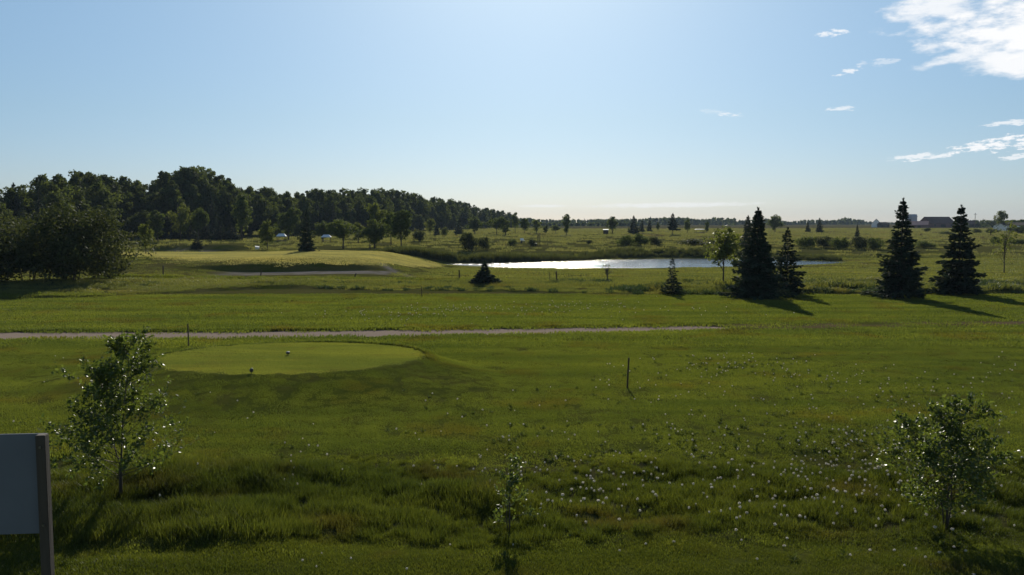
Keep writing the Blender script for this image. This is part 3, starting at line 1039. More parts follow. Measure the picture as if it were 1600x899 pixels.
def spruce(H, Rad, seed, levels=22, per=8, bare=0.06, droop=0.25, twig=0.26, dens=24, gaps=0.0, pw=0.9, tiers=0.14):
    """conifer: trunk, branches at scattered heights, each a drooping fan of needle sprays"""
    r = np.random.default_rng(seed)
    tb = MB()
    tb.tube([(0, 0, -0.1), (0, 0, H * 0.5), (0, 0, H * 0.985)], [H * 0.017, H * 0.010, H * 0.002], 7)
    cb = MB()
    Cs, Us, Ws, Ts = [], [], [], []
    nbr = levels * per
    lump = r.random(64) ** 0.8 * 0.6 + 0.58
    for k in range(nbr):
        if r.random() < gaps: continue
        t = ((k + r.random()) / nbr) ** 1.25
        # branches gather into loose tiers
        tier = round(t * levels * 0.55) / (levels * 0.55)
        t = min(0.985, max(0.0, t * (1 - tiers) + tier * tiers))
        z = H * (bare + (0.985 - bare) * t)
        a = k * 2.39996 + r.random() * 0.7
        env = Rad * (1 - t) ** pw + 0.04 * Rad
        ln = env * (0.45 + 0.74 * r.random()) * lump[(int(tier * 40) * 7 + int(a % 6.28 * 2)) % 64] * 1.05
        dr = droop * (0.6 + 0.7 * r.random()) * (1 - 1.35 * t)
        dv = np.array((math.cos(a), math.sin(a), 0)); sv = np.array((-math.sin(a), math.cos(a), 0))
        zf = lambda q: z - dr * ln * q + 0.18 * ln * q * q + (0.35 * ln * q if t > 0.78 else 0)
        tb.tube([dv * ln * q + np.array((0, 0, zf(q))) for q in (0, .5, 1)], [H * 0.004 * (1.2 - t), H * 0.0025, H * 0.001], 4, cap=False)
        n = max(9, int(dens * (0.30 + ln / Rad)))
        q = 0.12 + 0.88 * r.random(n) ** 0.72
        side = np.where(r.random(n) < 0.5, -1, 1)
        P = dv * (ln * q)[:, None] + np.array((0, 0, 1)) * zf(q)[:, None]
        wd = 0.36 * (1.1 - q) * ln + 0.02
        Dn = unit(dv * (0.4 + 0.6 * r.random(n))[:, None] + sv * (side * (0.25 + 0.7 * r.random(n)))[:, None]
                  + np.array((0, 0, 1)) * (0.25 - 0.95 * r.random(n) ** 1.5)[:, None])
        off = sv * (side * wd * r.random(n))[:, None] + np.array((0, 0, -1)) * (0.10 * ln * r.random(n) ** 2)[:, None]
        tl = twig * (0.6 + 0.7 * r.random(n)) * (0.5 + 0.5 * (1 - t))
        nn_ = unit(np.cross(Dn, r.normal(size=(n, 3))))
        Cs.append(P + off + Dn * (tl * 0.4)[:, None]); Us.append(Dn * (tl * 0.52)[:, None]); Ws.append(nn_ * (tl * 0.24)[:, None])
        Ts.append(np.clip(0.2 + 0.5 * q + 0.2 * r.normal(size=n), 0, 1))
    # leading shoot
    n = 26
    zz = H * (0.93 + 0.08 * r.random(n)); aa = r.random(n) * 6.28
    D_ = unit(np.stack([np.cos(aa) * 0.6, np.sin(aa) * 0.6, 0.5 + 0.6 * r.random(n)], 1))
    Cs.append(np.stack([0 * zz, 0 * zz, zz], 1) + D_ * twig * 0.2); Us.append(D_ * twig * 0.34)
    Ws.append(unit(np.cross(D_, r.normal(size=(n, 3)))) * twig * 0.12); Ts.append(r.random(n))
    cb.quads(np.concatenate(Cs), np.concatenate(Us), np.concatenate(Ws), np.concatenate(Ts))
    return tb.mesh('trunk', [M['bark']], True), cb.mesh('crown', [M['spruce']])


def plant_tree(name, meshes, loc, label, cat, group=None, sx=1.0, sz=1.0, rz=None):
    o = thing(name, label, cat, loc, random.random() * 6.28 if rz is None else rz, group, (sx, sx, sz))
    obj('trunk', meshes[0], o)
    obj('crown', meshes[1], o)
    return o


# --- foreground spruces on the right
def fg_spruce(px, base, top, wpx, seed, label, **kw):
    p = at(px, base)
    H = top_z(p.y, top) - p.z
    plant_tree('spruce_tree', spruce(H, span(p.y, wpx) / 2, seed, **kw), p, label, 'spruce', 'big spruces on the lawn edge', rz=0)


fg_spruce(1182, 466, 327, 80, 101, 'wide dark spruce left of the taller pair, with a thick skirt to the ground', levels=26, per=14, dens=46, droop=0.3, twig=0.32, pw=1.0)
fg_spruce(1229, 459, 358, 62, 102, 'thinner spruce behind the wide one, with gaps between its branches', levels=18, per=9, dens=28, gaps=0.1, droop=0.4, twig=0.3)
fg_spruce(1406, 466, 312, 78, 103, 'tallest dark spruce, left one of the pair at the right', levels=22, per=13, dens=44, droop=0.24, twig=0.34, pw=1.0, gaps=0.08)
fg_spruce(1497, 460, 323, 72, 104, 'dark spruce with tiered branches, right one of the pair', levels=17, per=16, dens=46, droop=0.25, twig=0.34, pw=0.95, gaps=0.08, tiers=0.24)
p = at(757, 445)
plant_tree('spruce_tree', spruce(top_z(p.y, 411) - p.z, span(p.y, 46) / 2, 105, levels=10, per=14, dens=30, twig=0.36, pw=1.6, gaps=0.12, tiers=0.3), p,
           'small squat spruce with a wide skirt beside the leftmost end of the pond', 'spruce')
p = at(1050, 461)
plant_tree('spruce_tree', spruce(top_z(p.y, 404) - p.z, span(p.y, 32) / 2, 106, levels=12, per=8, dens=18, gaps=0.1, twig=0.22, droop=0.1), p,
           'small thin spruce seen before the pond, with bare gaps between branches', 'spruce')

# --- young broadleaf trees in the rough
p = at(1130, 444)
H = top_z(p.y, 354) - p.z
plant_tree('young_tree', broadleaf(H, span(p.y, 64), 201, 46, 44, 0.17, 0.30, 0.055, 'oval', 16, 'young', 0.13), p, 'yellow green young tree with a thin trunk left of the wide spruce', 'tree')
p = at(949, 441)
H = top_z(p.y, 408) - p.z
plant_tree('young_tree', broadleaf(H, span(p.y, 26), 202, 18, 4, 0.11, 0.3, 0.05, 'oval', 14, 'willow', 0.12), p, 'nearly bare small sapling standing out against the glittering water', 'tree')
p = at(1569, 427)
H = top_z(p.y, 342) - p.z
plant_tree('young_tree', broadleaf(H, span(p.y, 50), 203, 36, 16, 0.17, 0.25, 0.05, 'oval', 20, 'pale', 0.13), p, 'sparse thin young tree right of the tallest spruces', 'tree')

# --- willow thicket at the left edge
p = at(112, 441)
H = top_z(p.y, 320) - p.z
plant_tree('willow_bush', broadleaf(H, span(p.y, 190), 211, 110, 150, 0.2, 0.04, 0.09, 'bush', 30, 'willow', 0.125, stems=7), p, 'large rounded grey green willow bush with many stems at the left edge', 'bush')
p = at(-15, 441)
plant_tree('willow_bush', broadleaf(H * 0.8, span(p.y, 150), 212, 70, 130, 0.2, 0.03, 0.08, 'bush', 22, 'willow', 0.13, stems=6), p, 'darker willow bush cut off by the left picture edge', 'bush')
p = at(45, 441)
plant_tree('willow_bush', broadleaf(H * 0.92, span(p.y, 150), 214, 80, 120, 0.2, 0.03, 0.08, 'bush', 22, 'willow', 0.13, stems=6), p, 'dark willow bush filling in between the large rounded one and the picture edge', 'bush')
p = at(168, 437)
plant_tree('willow_bush', broadleaf(H * 0.45, span(p.y, 60), 213, 40, 90, 0.17, 0.02, 0.05, 'bush', 12, 'willow', 0.15, stems=4), p, 'low willow bush at the right foot of the large rounded one', 'bush')

# --- forest
FV = []
for i in range(8):
    FV.append(broadleaf(16, [9.0, 8.0, 10.0, 7.0, 9.5, 8.5, 11.0, 7.0][i], 300 + i, 95, 56, 0.56, 0.04, 0.20, ['poplar', 'oval', 'poplar', 'column'][i % 4], 10, 'forest', 0.125))
FS = [spruce(14, 3.0, 330 + i, levels=18, per=10, dens=24, twig=0.9) for i in range(3)]
SKYLINE = ([-120, -40, 0, 25, 50, 75, 110, 150, 180, 215, 240, 252, 270, 300, 330, 352, 362, 385, 430, 460, 470, 510, 550, 600, 640, 665, 690, 720, 750, 765, 790, 806],
           [280, 285, 292, 284, 282, 268, 262, 261, 268, 273, 281, 270, 256, 251, 258, 273, 284, 287, 291, 295, 294, 289, 291, 291, 297, 304, 305, 311, 320, 323, 329, 334])
DEPTH = ([-120, 60, 200, 300, 420, 500, 600, 700, 800], [128, 138, 190, 205, 225, 245, 285, 360, 470])
fr = random.Random(5)
nforest = 0
for row, (dd, k0, k1) in enumerate(((12, 0.97, 1.0), (24, 0.94, 1.0), (2, 0.74, 0.9), (-7, 0.45, 0.68), (6, 0.34, 0.5))):
    px = -110 + 5 * row
    while px < 806:
        q = px + fr.uniform(-4, 4)
        d = np.interp(q, *DEPTH) + dd + fr.uniform(-4, 4)
        skip = row == 3 and (fr.random() < 0.35)
        if not skip:
            p = at_d(q, d)
            tz = top_z(d, np.interp(q, *SKYLINE)) - p.z
            H = tz * fr.uniform(k0, k1)
            con = (q < 70 and fr.random() < 0.6) or (row == 3 and fr.random() < 0.35)
            ms = fr.choice(FS) if con else fr.choice(FV)
            base = 14 if con else 16
            sxy = H / base * (fr.uniform(0.85, 1.1) if not con else 0.85)
            sxy = max(sxy, 0.62)
            if con: lab = 'dark spruce among the trees of the forest edge on the left'
            elif q < 360: lab = 'tall dark broadleaf tree in the high forest at the left'
            else: lab = 'dark broadleaf tree in the long forest edge that lowers towards the pond'
            plant_tree('spruce_tree' if con else 'forest_tree', ms, p, lab, 'tree', 'trees of the forest edge', sxy, H / base)
            nforest += 1
        px += np.interp(q, [0, 300, 500, 800], [26, 22, 17, 12]) * (1.0 if row < 2 else 1.25)

# --- single trees on the course, between forest and pond
BV = [broadleaf(6, 4.6, 400 + i, [44, 60, 36, 52, 40, 56][i], [90, 70, 100, 80, 95, 70][i], 0.27, [0.18, 0.1, 0.22, 0.06, 0.14, 0.2][i], 0.11, ['oval', 'poplar', 'bush', 'bush', 'poplar', 'oval'][i], 10, 'tree', [0.15, 0.14, 0.17, 0.14, 0.16, 0.13][i]) for i in range(6)]
PV = [broadleaf(6, 4.4, 410 + i, [46, 38, 50][i], 60, 0.26, [0.15, 0.2, 0.08][i], 0.10, ['poplar', 'oval', 'cone'][i], 12, 'pale', 0.145) for i in range(3)]
SV = [spruce(5, 1.6, 420 + i, tiers=0.18, levels=14, per=10, dens=26, twig=0.45, bare=0.05) for i in range(3)]
SV2 = [spruce(5, 1.5, 430, levels=12, per=10, dens=26, twig=0.45, bare=0.3)]
CV = [broadleaf(6, 2.6, 440 + i, 34, 55, 0.26, 0.1, 0.09, 'column', 6, 'tree', 0.2) for i in range(2)]
MID = [  # px, base row or distance, top row, width px, mesh set, label
    (228, 397, 345, 27, PV, 'small round young tree standing alone right of the willow bush'),
    (282, 176, 314, 34, PV, 'pale green tree before the high forest left of the dark bunker'),
    (311, 184, 322, 30, BV, 'rounded dark tree right of the pale tree before the high forest'),
    (247, 172, 326, 30, CV, 'upright mid green tree behind the small round one'),
    (378, 186, 296, 36, CV, 'tall dark tree with bare lower trunk before the forest'),
    (418, 391, 340, 32, PV, 'light green young tree beside the small white box'),
    (451, 190, 321, 44, BV, 'broad round dark tree behind the small white roofs'),
    (480, 393, 330, 27, SV, 'dark spruce in the middle of the left fairway'),
    (536, 389, 340, 48, BV, 'dark bushy round tree right of the fairway spruce'),
    (587, 180, 311, 40, PV, 'tall lighter tree rising above the pair before the pond'),
    (585, 388, 342, 46, BV, 'rounded tree with two thin trunks nearest the reedy bank'),
    (611, 158, 326, 30, BV, 'leafy tree just left of the tree with the straight bare trunk'),
    (627, 386, 324, 40, BV, 'tree with a straight bare trunk above the reedy bank'),
    (505, 176, 345, 30, BV, 'low round tree between the fairway spruce and the bushy round tree'),
    (560, 168, 345, 30, PV, 'pale bushy tree behind the bushy round tree'),
    (672, 240, 339, 18, PV, 'pale small tree against the lower forest'),
    (683, 236, 349, 12, SV, 'little spruce right of the pale small tree'),
    (695, 215, 354, 17, PV, 'small pale shrub tree out on the fairway'),
    (717, 250, 344, 17, SV, 'dark spruce standing left of the round topped trees'),
    (742, 262, 338, 26, BV, 'round topped dark tree on a short trunk before the low forest end'),
    (776, 240, 337, 26, BV, 'full round tree near the end of the forest'),
    (790, 246, 341, 20, CV, 'upright tree just right of the full round tree'),
    (805, 290, 329, 12, CV, 'narrow tree at the very end of the forest'),
    (820, 262, 339, 18, BV, 'dark round tree left of the two bench posts'),
    (838, 262, 341, 18, PV, 'paler tree above the two bench posts'),
    (853, 270, 352, 12, CV, 'first low shrub tree right of the bench posts'),
    (868, 270, 351, 14, BV, 'second low shrub tree right of the bench posts'),
    (885, 236, 333, 15, CV, 'slim upright tree alone on the skyline above the pond'),
    (957, 268, 336, 20, CV, 'leafy upright tree beside the dark white roofed hut'),
    (990, 262, 338, 19, SV, 'broad spruce behind the dark bushes'),
    (1003, 300, 345, 10, SV, 'small spruce next to the broad spruce behind the bushes'),
    (1015, 310, 344, 11, SV, 'second small spruce right of the broad one behind the bushes'),
    (1028, 320, 346, 8, CV, 'thin pale tree right of the two small skyline spruces'),
    (1051, 240, 334, 20, SV2, 'spruce on a bare stem with its crown above the skyline'),
    (1074, 270, 341, 11, CV, 'narrow upright tree right of the spruce on a bare stem'),
    (1104, 290, 345, 9, CV, 'slim tree left of the open sided shelter'),
    (1168, 150, 338, 26, SV, 'dark tree just behind the left side of the wide spruce'),
    (1211, 300, 335, 24, BV, 'leafy round tree on the skyline right of the wide spruce'),
    (1262, 300, 347, 9, SV, 'small spruce left one of two on the right skyline'),
    (1280, 290, 341, 12, SV, 'larger spruce right one of two on the right skyline'),
    (1339, 215, 352, 9, SV, 'lone little spruce above the willow shrubs'),
    (1448, 290, 356, 14, BV, 'small round bush tree in front of the brown barn'),
    (1563, 330, 326, 20, PV, 'ragged tree rising above the roof at the right edge'),
    (1548, 250, 356, 26, PV, 'pale shrub tree below the white wall at the right'),
    (1525, 270, 357, 22, PV, 'pale rounded shrub right of the tiered spruce'),
    (1590, 262, 352, 30, BV, 'dark shrub tree at the right picture edge'),
]
for i, (px, d, top, wpx, ms, lab) in enumerate(MID):
    p = at(px, d) if d >= 380 else at_d(px, d)
    H = top_z(p.y, top) - p.z
    W = span(p.y, wpx)
    me = ms[i % len(ms)]
    bh = 5 if ms in (SV, SV2) else 6
    bw = 3.2 if ms in (SV, SV2) else (2.6 if ms is CV else 4.5)
    plant_tree('spruce_tree' if ms in (SV, SV2) else 'broadleaf_tree', me, p, lab, 'spruce' if ms in (SV, SV2) else 'tree', 'trees scattered over the course', W / bw, H / bh)

# small conifers in a row before the high forest
for px, d, top, lab in ((254, 190, 352, 'first'), (297, 190, 352, 'second'), (322, 186, 349, 'third'), (344, 184, 345, 'fourth'), (362, 186, 350, 'fifth')):
    p = at_d(px, d)
    plant_tree('spruce_tree', SV[px % 3], p, f'small dark spruce, {lab} from the left in the row before the high forest', 'spruce', 'small spruces before the forest', 1.25, (top_z(d, top) - p.z) / 5)
p = at(308, 389)
plant_tree('spruce_tree', SV[1], p, 'little spruce standing in the dark far bunker', 'spruce', None, span(p.y, 22) / 3.2, (top_z(p.y, 369) - p.z) / 5)

# --- shrubs
SHR = [broadleaf(2.2, 3.4, 460 + i, 40, 60, 0.2, 0.02, 0.04, 'bush', 6, 'tree', 0.17, stems=4) for i in range(3)]
SHW = [broadleaf(2.2, 3.2, 470 + i, 40, 60, 0.2, 0.02, 0.04, 'bush', 6, 'willow', 0.17, stems=4) for i in range(3)]
SHRUBS = [
    (735, 393, 362, 30, SHW, 'rounded willow shrub on the reedy bank'), (757, 391, 370, 18, SHW, 'smaller willow shrub right of the rounded one on the reedy bank'),
    (712, 200, 373, 8, SHR, 'tiny dark shrub left of the rounded willow shrub'),
    (800, 384, 374, 16, SHR, 'low dark shrub left of the white bench'), (978, 384, 368, 26, SHR, 'dark shrub at the left end of the low thicket beyond the pond'),
    (1000, 384, 366, 26, SHR, 'dark shrub in the middle of the low thicket beyond the pond'), (1025, 384, 370, 22, SHW, 'paler shrub at the right end of the low thicket beyond the pond'),
    (1085, 384, 373, 40, SHW, 'wide low pale shrub left of the yellow green tree'), (1120, 382, 374, 30, SHW, 'low pale shrub behind the yellow green tree'),
    (1262, 388, 370, 30, SHR, 'dark round shrub at the left end of the willow row'), (1288, 388, 369, 26, SHW, 'second shrub of the willow row'),
    (1314, 390, 372, 28, SHR, 'third dark shrub of the willow row'), (1340, 390, 369, 28, SHW, 'fourth shrub of the willow row'),
    (1364, 390, 372, 26, SHR, 'fifth dark shrub at the right end of the willow row'), (1445, 388, 377, 30, SHR, 'dark shrub seen between the two tall spruces'),
    (1592, 383, 374, 24, SHR, 'dark low shrub near the right picture edge'), (1555, 382, 370, 16, SHR, 'small dark shrub behind the sparse young tree'),
    (885, 240, 367, 18, SHR, 'low dark shrub at the foot of the slim skyline tree'), (922, 381, 375, 10, SHW, 'tiny shrub alone on the meadow beyond the pond'),
    (1062, 250, 368, 14, SHR, 'flat dark shrub right of the spruce on a bare stem'),
    (655, 378, 360, 22, SHW, 'pale shrub right of the tree with the straight bare trunk'), (830, 385, 374, 14, SHW, 'small shrub under the bench posts'),
    (1480, 250, 362, 20, SHR, 'dark shrub left of the tiered spruce crown'),
]
for i, (px, d, top, wpx, ms, lab) in enumerate(SHRUBS):
    p = at(px, d) if d >= 370 else at_d(px, d)
    plant_tree('shrub', ms[i % 3], p, lab, 'shrub', 'shrubs on the meadow and the bank', span(p.y, wpx) / 3.1, (top_z(p.y, top) - p.z) / 2.2)

# --- broad leaved weeds round the dandelion drifts
def weed(seed):
    r = np.random.default_rng(seed)
    b = MB()
    n = 16
    a = r.random(n) * 6.28; el_ = 0.15 + 0.9 * r.random(n)
    U = np.stack([np.cos(a) * np.cos(el_), np.sin(a) * np.cos(el_), np.sin(el_)], 1)
    W = unit(np.cross(U, np.array((0, 0, 1.0)) + 0.3 * r.normal(size=(n, 3))))
    L_ = (0.05 + 0.06 * r.random((n, 1)))
    b.quads(U * L_ * 1.0, U * L_, W * L_ * 0.34, r.random(n))
    return b.mesh('weed', [M['tree']])


source('weeds', [weed(700 + i) for i in range(5)])


# --- distant woods along the horizon (one mass each)
def woods(name, specs, label, leaf=2.6, mat='forest'):
    r = np.random.default_rng(31)
    b = MB()
    for px0, px1, d, t0, dens in specs:
        xs = np.arange(px0, px1, 5.5 / dens)
        C, Rr = [], []
        for px in xs:
            for lay in range(2):
                dd = d + r.uniform(-25, 25) + lay * 30
                x = (px + r.uniform(-3, 3) - 800) / F * dd
                tz = top_z(dd, t0 + 2.2 * float(fbm(px * 0.035, d * 0.1, 3)) * 4 + r.uniform(-0.7, 0.9))
                g0 = hz(x, dd)
                h = max(tz - g0, 2.0)
                for q in (0.2, 0.5, 0.8):
                    C.append((x, dd, g0 + h * q)); Rr.append(h * (0.34 if q < 0.7 else 0.24))
        leaf_cloud(b, np.array(C), np.array(Rr), 14, leaf, r, r.random(len(C)) * .6 + .2, mat=0)
    o = obj(name, b.mesh(name, [M[mat]]))
    tag(o, label, kind='stuff')


woods('distant_woods', [(806, 1130, 900, 342.5, 1.2), (820, 1000, 640, 350, 0.9), (1130, 1330, 1000, 345, 1.2), (1300, 1660, 1150, 346, 1.0)],
      'dark woods along the horizon beyond the meadow')
woods('distant_grove', [(1318, 1346, 1000, 341.5, 1.2), (930, 985, 820, 342.5, 1.0), (1040, 1075, 820, 343, 1.0), (1120, 1150, 860, 343.5, 1)], 'taller groves in the far tree line', 2.4)
woods('farm_shelterbelt', [(1490, 1580, 520, 345.5, 1.0), (1575, 1680, 420, 344, 1.2)], 'shelterbelt of dark trees behind the farm at the right', 1.4)


# ------------------------------------------------------------------ buildings far off
def gable(name, label, cat, px, d, w_, dep, h_wall, h_roof, wallm, roofm, rz=0.0, rows=None, window=True, over=0.25):
    p = at_d(px, d)
    o = thing(name, label, cat, p, rz)
    b = MB()
    x, y = w_ / 2, dep / 2
    b.add([(-x, -y, -0.3), (x, -y, -0.3), (x, y, -0.3), (-x, y, -0.3), (-x, -y, h_wall), (x, -y, h_wall), (x, y, h_wall), (-x, y, h_wall), (-x, 0, h_wall + h_roof), (x, 0, h_wall + h_roof)],
          [(0, 1, 5, 4), (2, 3, 7, 6), (1, 2, 6, 9, 5), (3, 0, 4, 8, 7)])
    obj('wall', b.mesh('wall', [M[wallm]]), o)
    rb = MB()
    th = 0.14
    sl = h_roof / y
    for s in (-1, 1):
        e = y + over
        ze = h_wall - sl * over + 0.03
        V = []
        for dz in (0, th):
            V += [(-x - over, s * e, ze + dz), (x + over, s * e, ze + dz), (x + over, 0, h_wall + h_roof + 0.03 + dz), (-x - over, 0, h_wall + h_roof + 0.03 + dz)]
        rb.add(V, [(0, 1, 2, 3), (4, 5, 6, 7), (0, 1, 5, 4), (2, 3, 7, 6), (0, 3, 7, 4), (1, 2, 6, 5)])
    obj('roof', rb.mesh('roof', [M[roofm]]), o)
    if window:
        n = max(1, int(w_ / 5))
        for i in range(n):
            cx = -x + w_ * (i + 0.5) / n
            wb_ = MB(); wb_.box(cx - 0.5, cx + 0.5, -y - 0.05, -y + 0.02, h_wall * 0.4, h_wall * 0.4 + min(1.1, h_wall * .4))
            obj('window', wb_.mesh('window', [M['glass']]), o)
    db = MB(); db.box(-x * 0.2, x * 0.2, -y - 0.04, -y + 0.02, 0, h_wall * 0.8)
    if w_ > 3:
        obj('door', db.mesh('door', [M['darkwood']]), o)
    return o


D = 520
gable('barn', 'wide brown barn with a large dark roof on the horizon between the tall spruces', 'barn', 1463, D, 16.0, 13, 2.4, 3.9, 'barn', 'brownroof', R(8))
gable('lean_to_barn', 'low barn with a faded pink roof left of the wide brown barn', 'barn', 1437, D - 18, 9, 8, 1.7, 2.1, 'barn', 'pinkroof', R(-30))
gable('farm_house', 'small farmhouse with a white gable left of the tallest spruce', 'house', 1369, D + 20, 5.5, 5.5, 2.3, 2.9, 'white', 'darkwood', R(65))
gable('shed', 'dark low shed beside the white gabled farmhouse', 'shed', 1380, D + 8, 5, 5, 1.9, 1.2, 'darkwood', 'darkwood', R(10))
gable('storage_shed', 'dark long shed right of the tiered spruce', 'shed', 1512, D, 11, 8, 2.1, 2.0, 'darkwood', 'brownroof', R(0))
gable('roadside_house', 'house with a bright white end wall at the right picture edge', 'house', 1590, 330, 15, 7, 2.3, 1.0, 'white', 'darkwood', R(4))
# grain elevator
p = at_d(1425, D - 8)
o = thing('grain_elevator', 'grey grain elevator tower with a gabled head beside the tallest spruce', 'grain elevator', p, R(12))
b = MB(); b.box(-1.9, 1.9, -1.9, 1.9, -0.3, 6.6)
obj('wall', b.mesh('wall', [M['greywall']]), o)
b = MB()
b.add([(-2.1, -2.1, 6.55), (2.1, -2.1, 6.55), (2.1, 2.1, 6.55), (-2.1, 2.1, 6.55), (-2.1, -0.9, 8.0), (2.1, -0.9, 8.0), (2.1, 0.9, 8.0), (-2.1, 0.9, 8.0)],
      [(0, 3, 2, 1), (4, 5, 6, 7), (0, 1, 5, 4), (1, 2, 6, 5), (2, 3, 7, 6), (3, 0, 4, 7)])
obj('roof', b.mesh('roof', [M['greywall']]), o)
b = MB(); b.box(-3.9, -1.95, -1.6, 1.6, -0.3, 5.2)
obj('annex', b.mesh('annex', [M['darkwood']]), o)

# utility poles
for px, d, top, lab in ((1523, 430, 333, 'tall thin utility pole on the horizon right of the tiered spruce'), (1553, 400, 336, 'short utility pole beside the white end wall at the right'),
                        (1314, 700, 345.5, 'small pale pole far off on the right horizon')):
    p = at_d(px, d)
    H = top_z(d, top) - p.z
    o = thing('utility_pole', lab, 'pole', p, 0.3)
    b = MB(); b.tube([(0, 0, -0.3), (0, 0, H)], [0.16, 0.11], 8)
    obj('pole', b.mesh('pole', [M['post']]), o)
    b = MB(); b.box(-0.9, 0.9, -0.06, 0.06, H - 0.75, H - 0.6)
    obj('crossarm', b.mesh('crossarm', [M['post']]), o)


# ------------------------------------------------------------------ small huts and shelters on the course
def hut(px, d, w_, h, label):
    p = at_d(px, d)
    o = thing('hut', label, 'hut', p, R(-6))
    b = MB(); b.box(-w_ / 2, w_ / 2, -0.8, 0.8, -0.1, h)
    obj('wall', b.mesh('wall', [M['darkwood']]), o)
    b = MB()
    x = w_ / 2 + 0.12
    b.add([(-x, -1.0, h - 0.03), (x, -1.0, h - 0.03), (x, 1.0, h + 0.12), (-x, 1.0, h + 0.12), (-x, -1.0, h + 0.08), (x, -1.0, h + 0.08), (x, 1.0, h + 0.23), (-x, 1.0, h + 0.23)],
          [(0, 3, 2, 1), (4, 5, 6, 7), (0, 1, 5, 4), (1, 2, 6, 5), (2, 3, 7, 6), (3, 0, 4, 7)])
    obj('roof', b.mesh('roof', [M['white']]), o)
    b = MB(); b.box(-0.3, 0.3, -0.84, -0.79, 0, h * 0.85)
    obj('door', b.mesh('door', [M['post']]), o)


hut(946.5, 258, 1.5, 1.3, 'small dark hut with a white roof on the meadow beyond the pond')


def shelter(px, d, w_, h, label, cat, rise=0.35, roof='greyroof', dep=1.6, post_m='post'):
    p = at(px, d) if d >= 350 else at_d(px, d)
    o = thing('shelter', label, cat, p, R(5))
    for sx in (-1, 1):
        for sy in (-1, 1):
            b = MB(); b.tube([(sx * w_ * .42, sy * dep * .4, -0.1), (sx * w_ * .42, sy * dep * .4, h)], 0.05, 6)
            obj('post', b.mesh('post', [M[post_m]]), o)
    b = MB()
    x, y = w_ / 2, dep / 2
    b.add([(-x, -y, h), (x, -y, h), (x, y, h), (-x, y, h), (-x * .55, 0, h + rise), (x * .55, 0, h + rise), (-x, -y, h - .07), (x, -y, h - .07), (x, y, h - .07), (-x, y, h - .07)],
          [(0, 1, 5, 4), (1, 2, 5), (2, 3, 4, 5), (3, 0, 4), (6, 9, 8, 7), (0, 6, 7, 1), (1, 7, 8, 2), (2, 8, 9, 3), (3, 9, 6, 0)])
    obj('roof', b.mesh('roof', [M[roof]]), o)
    b = MB(); b.box(-w_ * .4, w_ * .4, -dep * .25, dep * .2, 0.38, 0.46)
    obj('bench', b.mesh('bench', [M['darkwood']]), o)


shelter(1093, 262, 3.0, 1.5, 'open sided shelter with a flat grey roof on the rise beyond the pond', 'shelter', 0.12)
shelter(440, 172, 1.9, 1.3, 'low shelter with a white roof just right of the light green young tree', 'shelter', 0.5, 'white')
shelter(510, 168, 1.9, 1.2, 'low shelter with a white roof between the fairway spruce and bushy tree', 'shelter', 0.45, 'white')

# white box by the young tree
p = at(402, 390)
o = thing('service_box', 'small white box on the grass left of the light green young tree', 'box', p, R(20))
b = MB()
b.add([(-.30, -.22, -.05), (.30, -.22, -.05), (.30, .22, -.05), (-.30, .22, -.05), (-.30, -.22, .38), (.30, -.22, .30), (.30, .22, .44), (-.30, .22, .52)],
      [(0, 3, 2, 1), (4, 5, 6, 7), (0, 1, 5, 4), (1, 2, 6, 5), (2, 3, 7, 6), (3, 0, 4, 7)])
obj('body', b.mesh('body', [M['white']]), o)
b = MB()
b.add([(-.33, -.25, .385), (.33, -.25, .305), (.33, .25, .455), (-.33, .25, .535), (-.33, -.25, .42), (.33, -.25, .34), (.33, .25, .49), (-.33, .25, .57)],
      [(0, 3, 2, 1), (4, 5, 6, 7), (0, 1, 5, 4), (1, 2, 6, 5), (2, 3, 7, 6), (3, 0, 4, 7)])
obj('lid', b.mesh('lid', [M['white']]), o)

# tee furniture beyond the pond: two posts, ball washer, bench, pale edging
def bench(px, py, w_, label, rz=0.0):
    p = at(px, py)
    o = thing('bench', label, 'bench', p, rz)
    b = MB(); b.box(-w_ / 2, w_ / 2, -.22, .22, .42, .48); obj('seat', b.mesh('seat', [M['white']]), o)
    b = MB()
    b.add([(-w_ / 2, .20, .55), (w_ / 2, .20, .55), (w_ / 2, .34, .95), (-w_ / 2, .34, .95), (-w_ / 2, .25, .54), (w_ / 2, .25, .54), (w_ / 2, .39, .94), (-w_ / 2, .39, .94)],
          [(0, 1, 2, 3), (4, 7, 6, 5), (0, 4, 5, 1), (1, 5, 6, 2), (2, 6, 7, 3), (3, 7, 4, 0)])
    obj('backrest', b.mesh('backrest', [M['white']]), o)
    for s in (-1, 1):
        b = MB(); b.box(s * w_ * .4 - .04, s * w_ * .4 + .04, -.2, .26, -.05, .415)
        obj('leg', b.mesh('leg', [M['darkwood']]), o)


bench(817, 380, 0.9, 'white bench on the tee beyond the pond, left of the dark posts', R(40))
bench(836, 384.5, 0.7, 'smaller white bench at the foot of the dark posts beyond the pond', R(60))


def stake(px, base, top, lean, rad, label, group, mat='stake', dx=0.0):
    p = at(px, base)
    H = top_z(p.y, top) - p.z
    b = MB()
    b.tube([(0, 0, -0.15), (lean * H * .5, 0.01, H * .5), (lean * H, 0, H - 0.012), (lean * H, 0, H)], [rad, rad * .96, rad * .92, rad * .55], 8)
    o = obj('stake', b.mesh('stake', [M[mat]]), None, p)
    tag(o, label, 'stake', group)


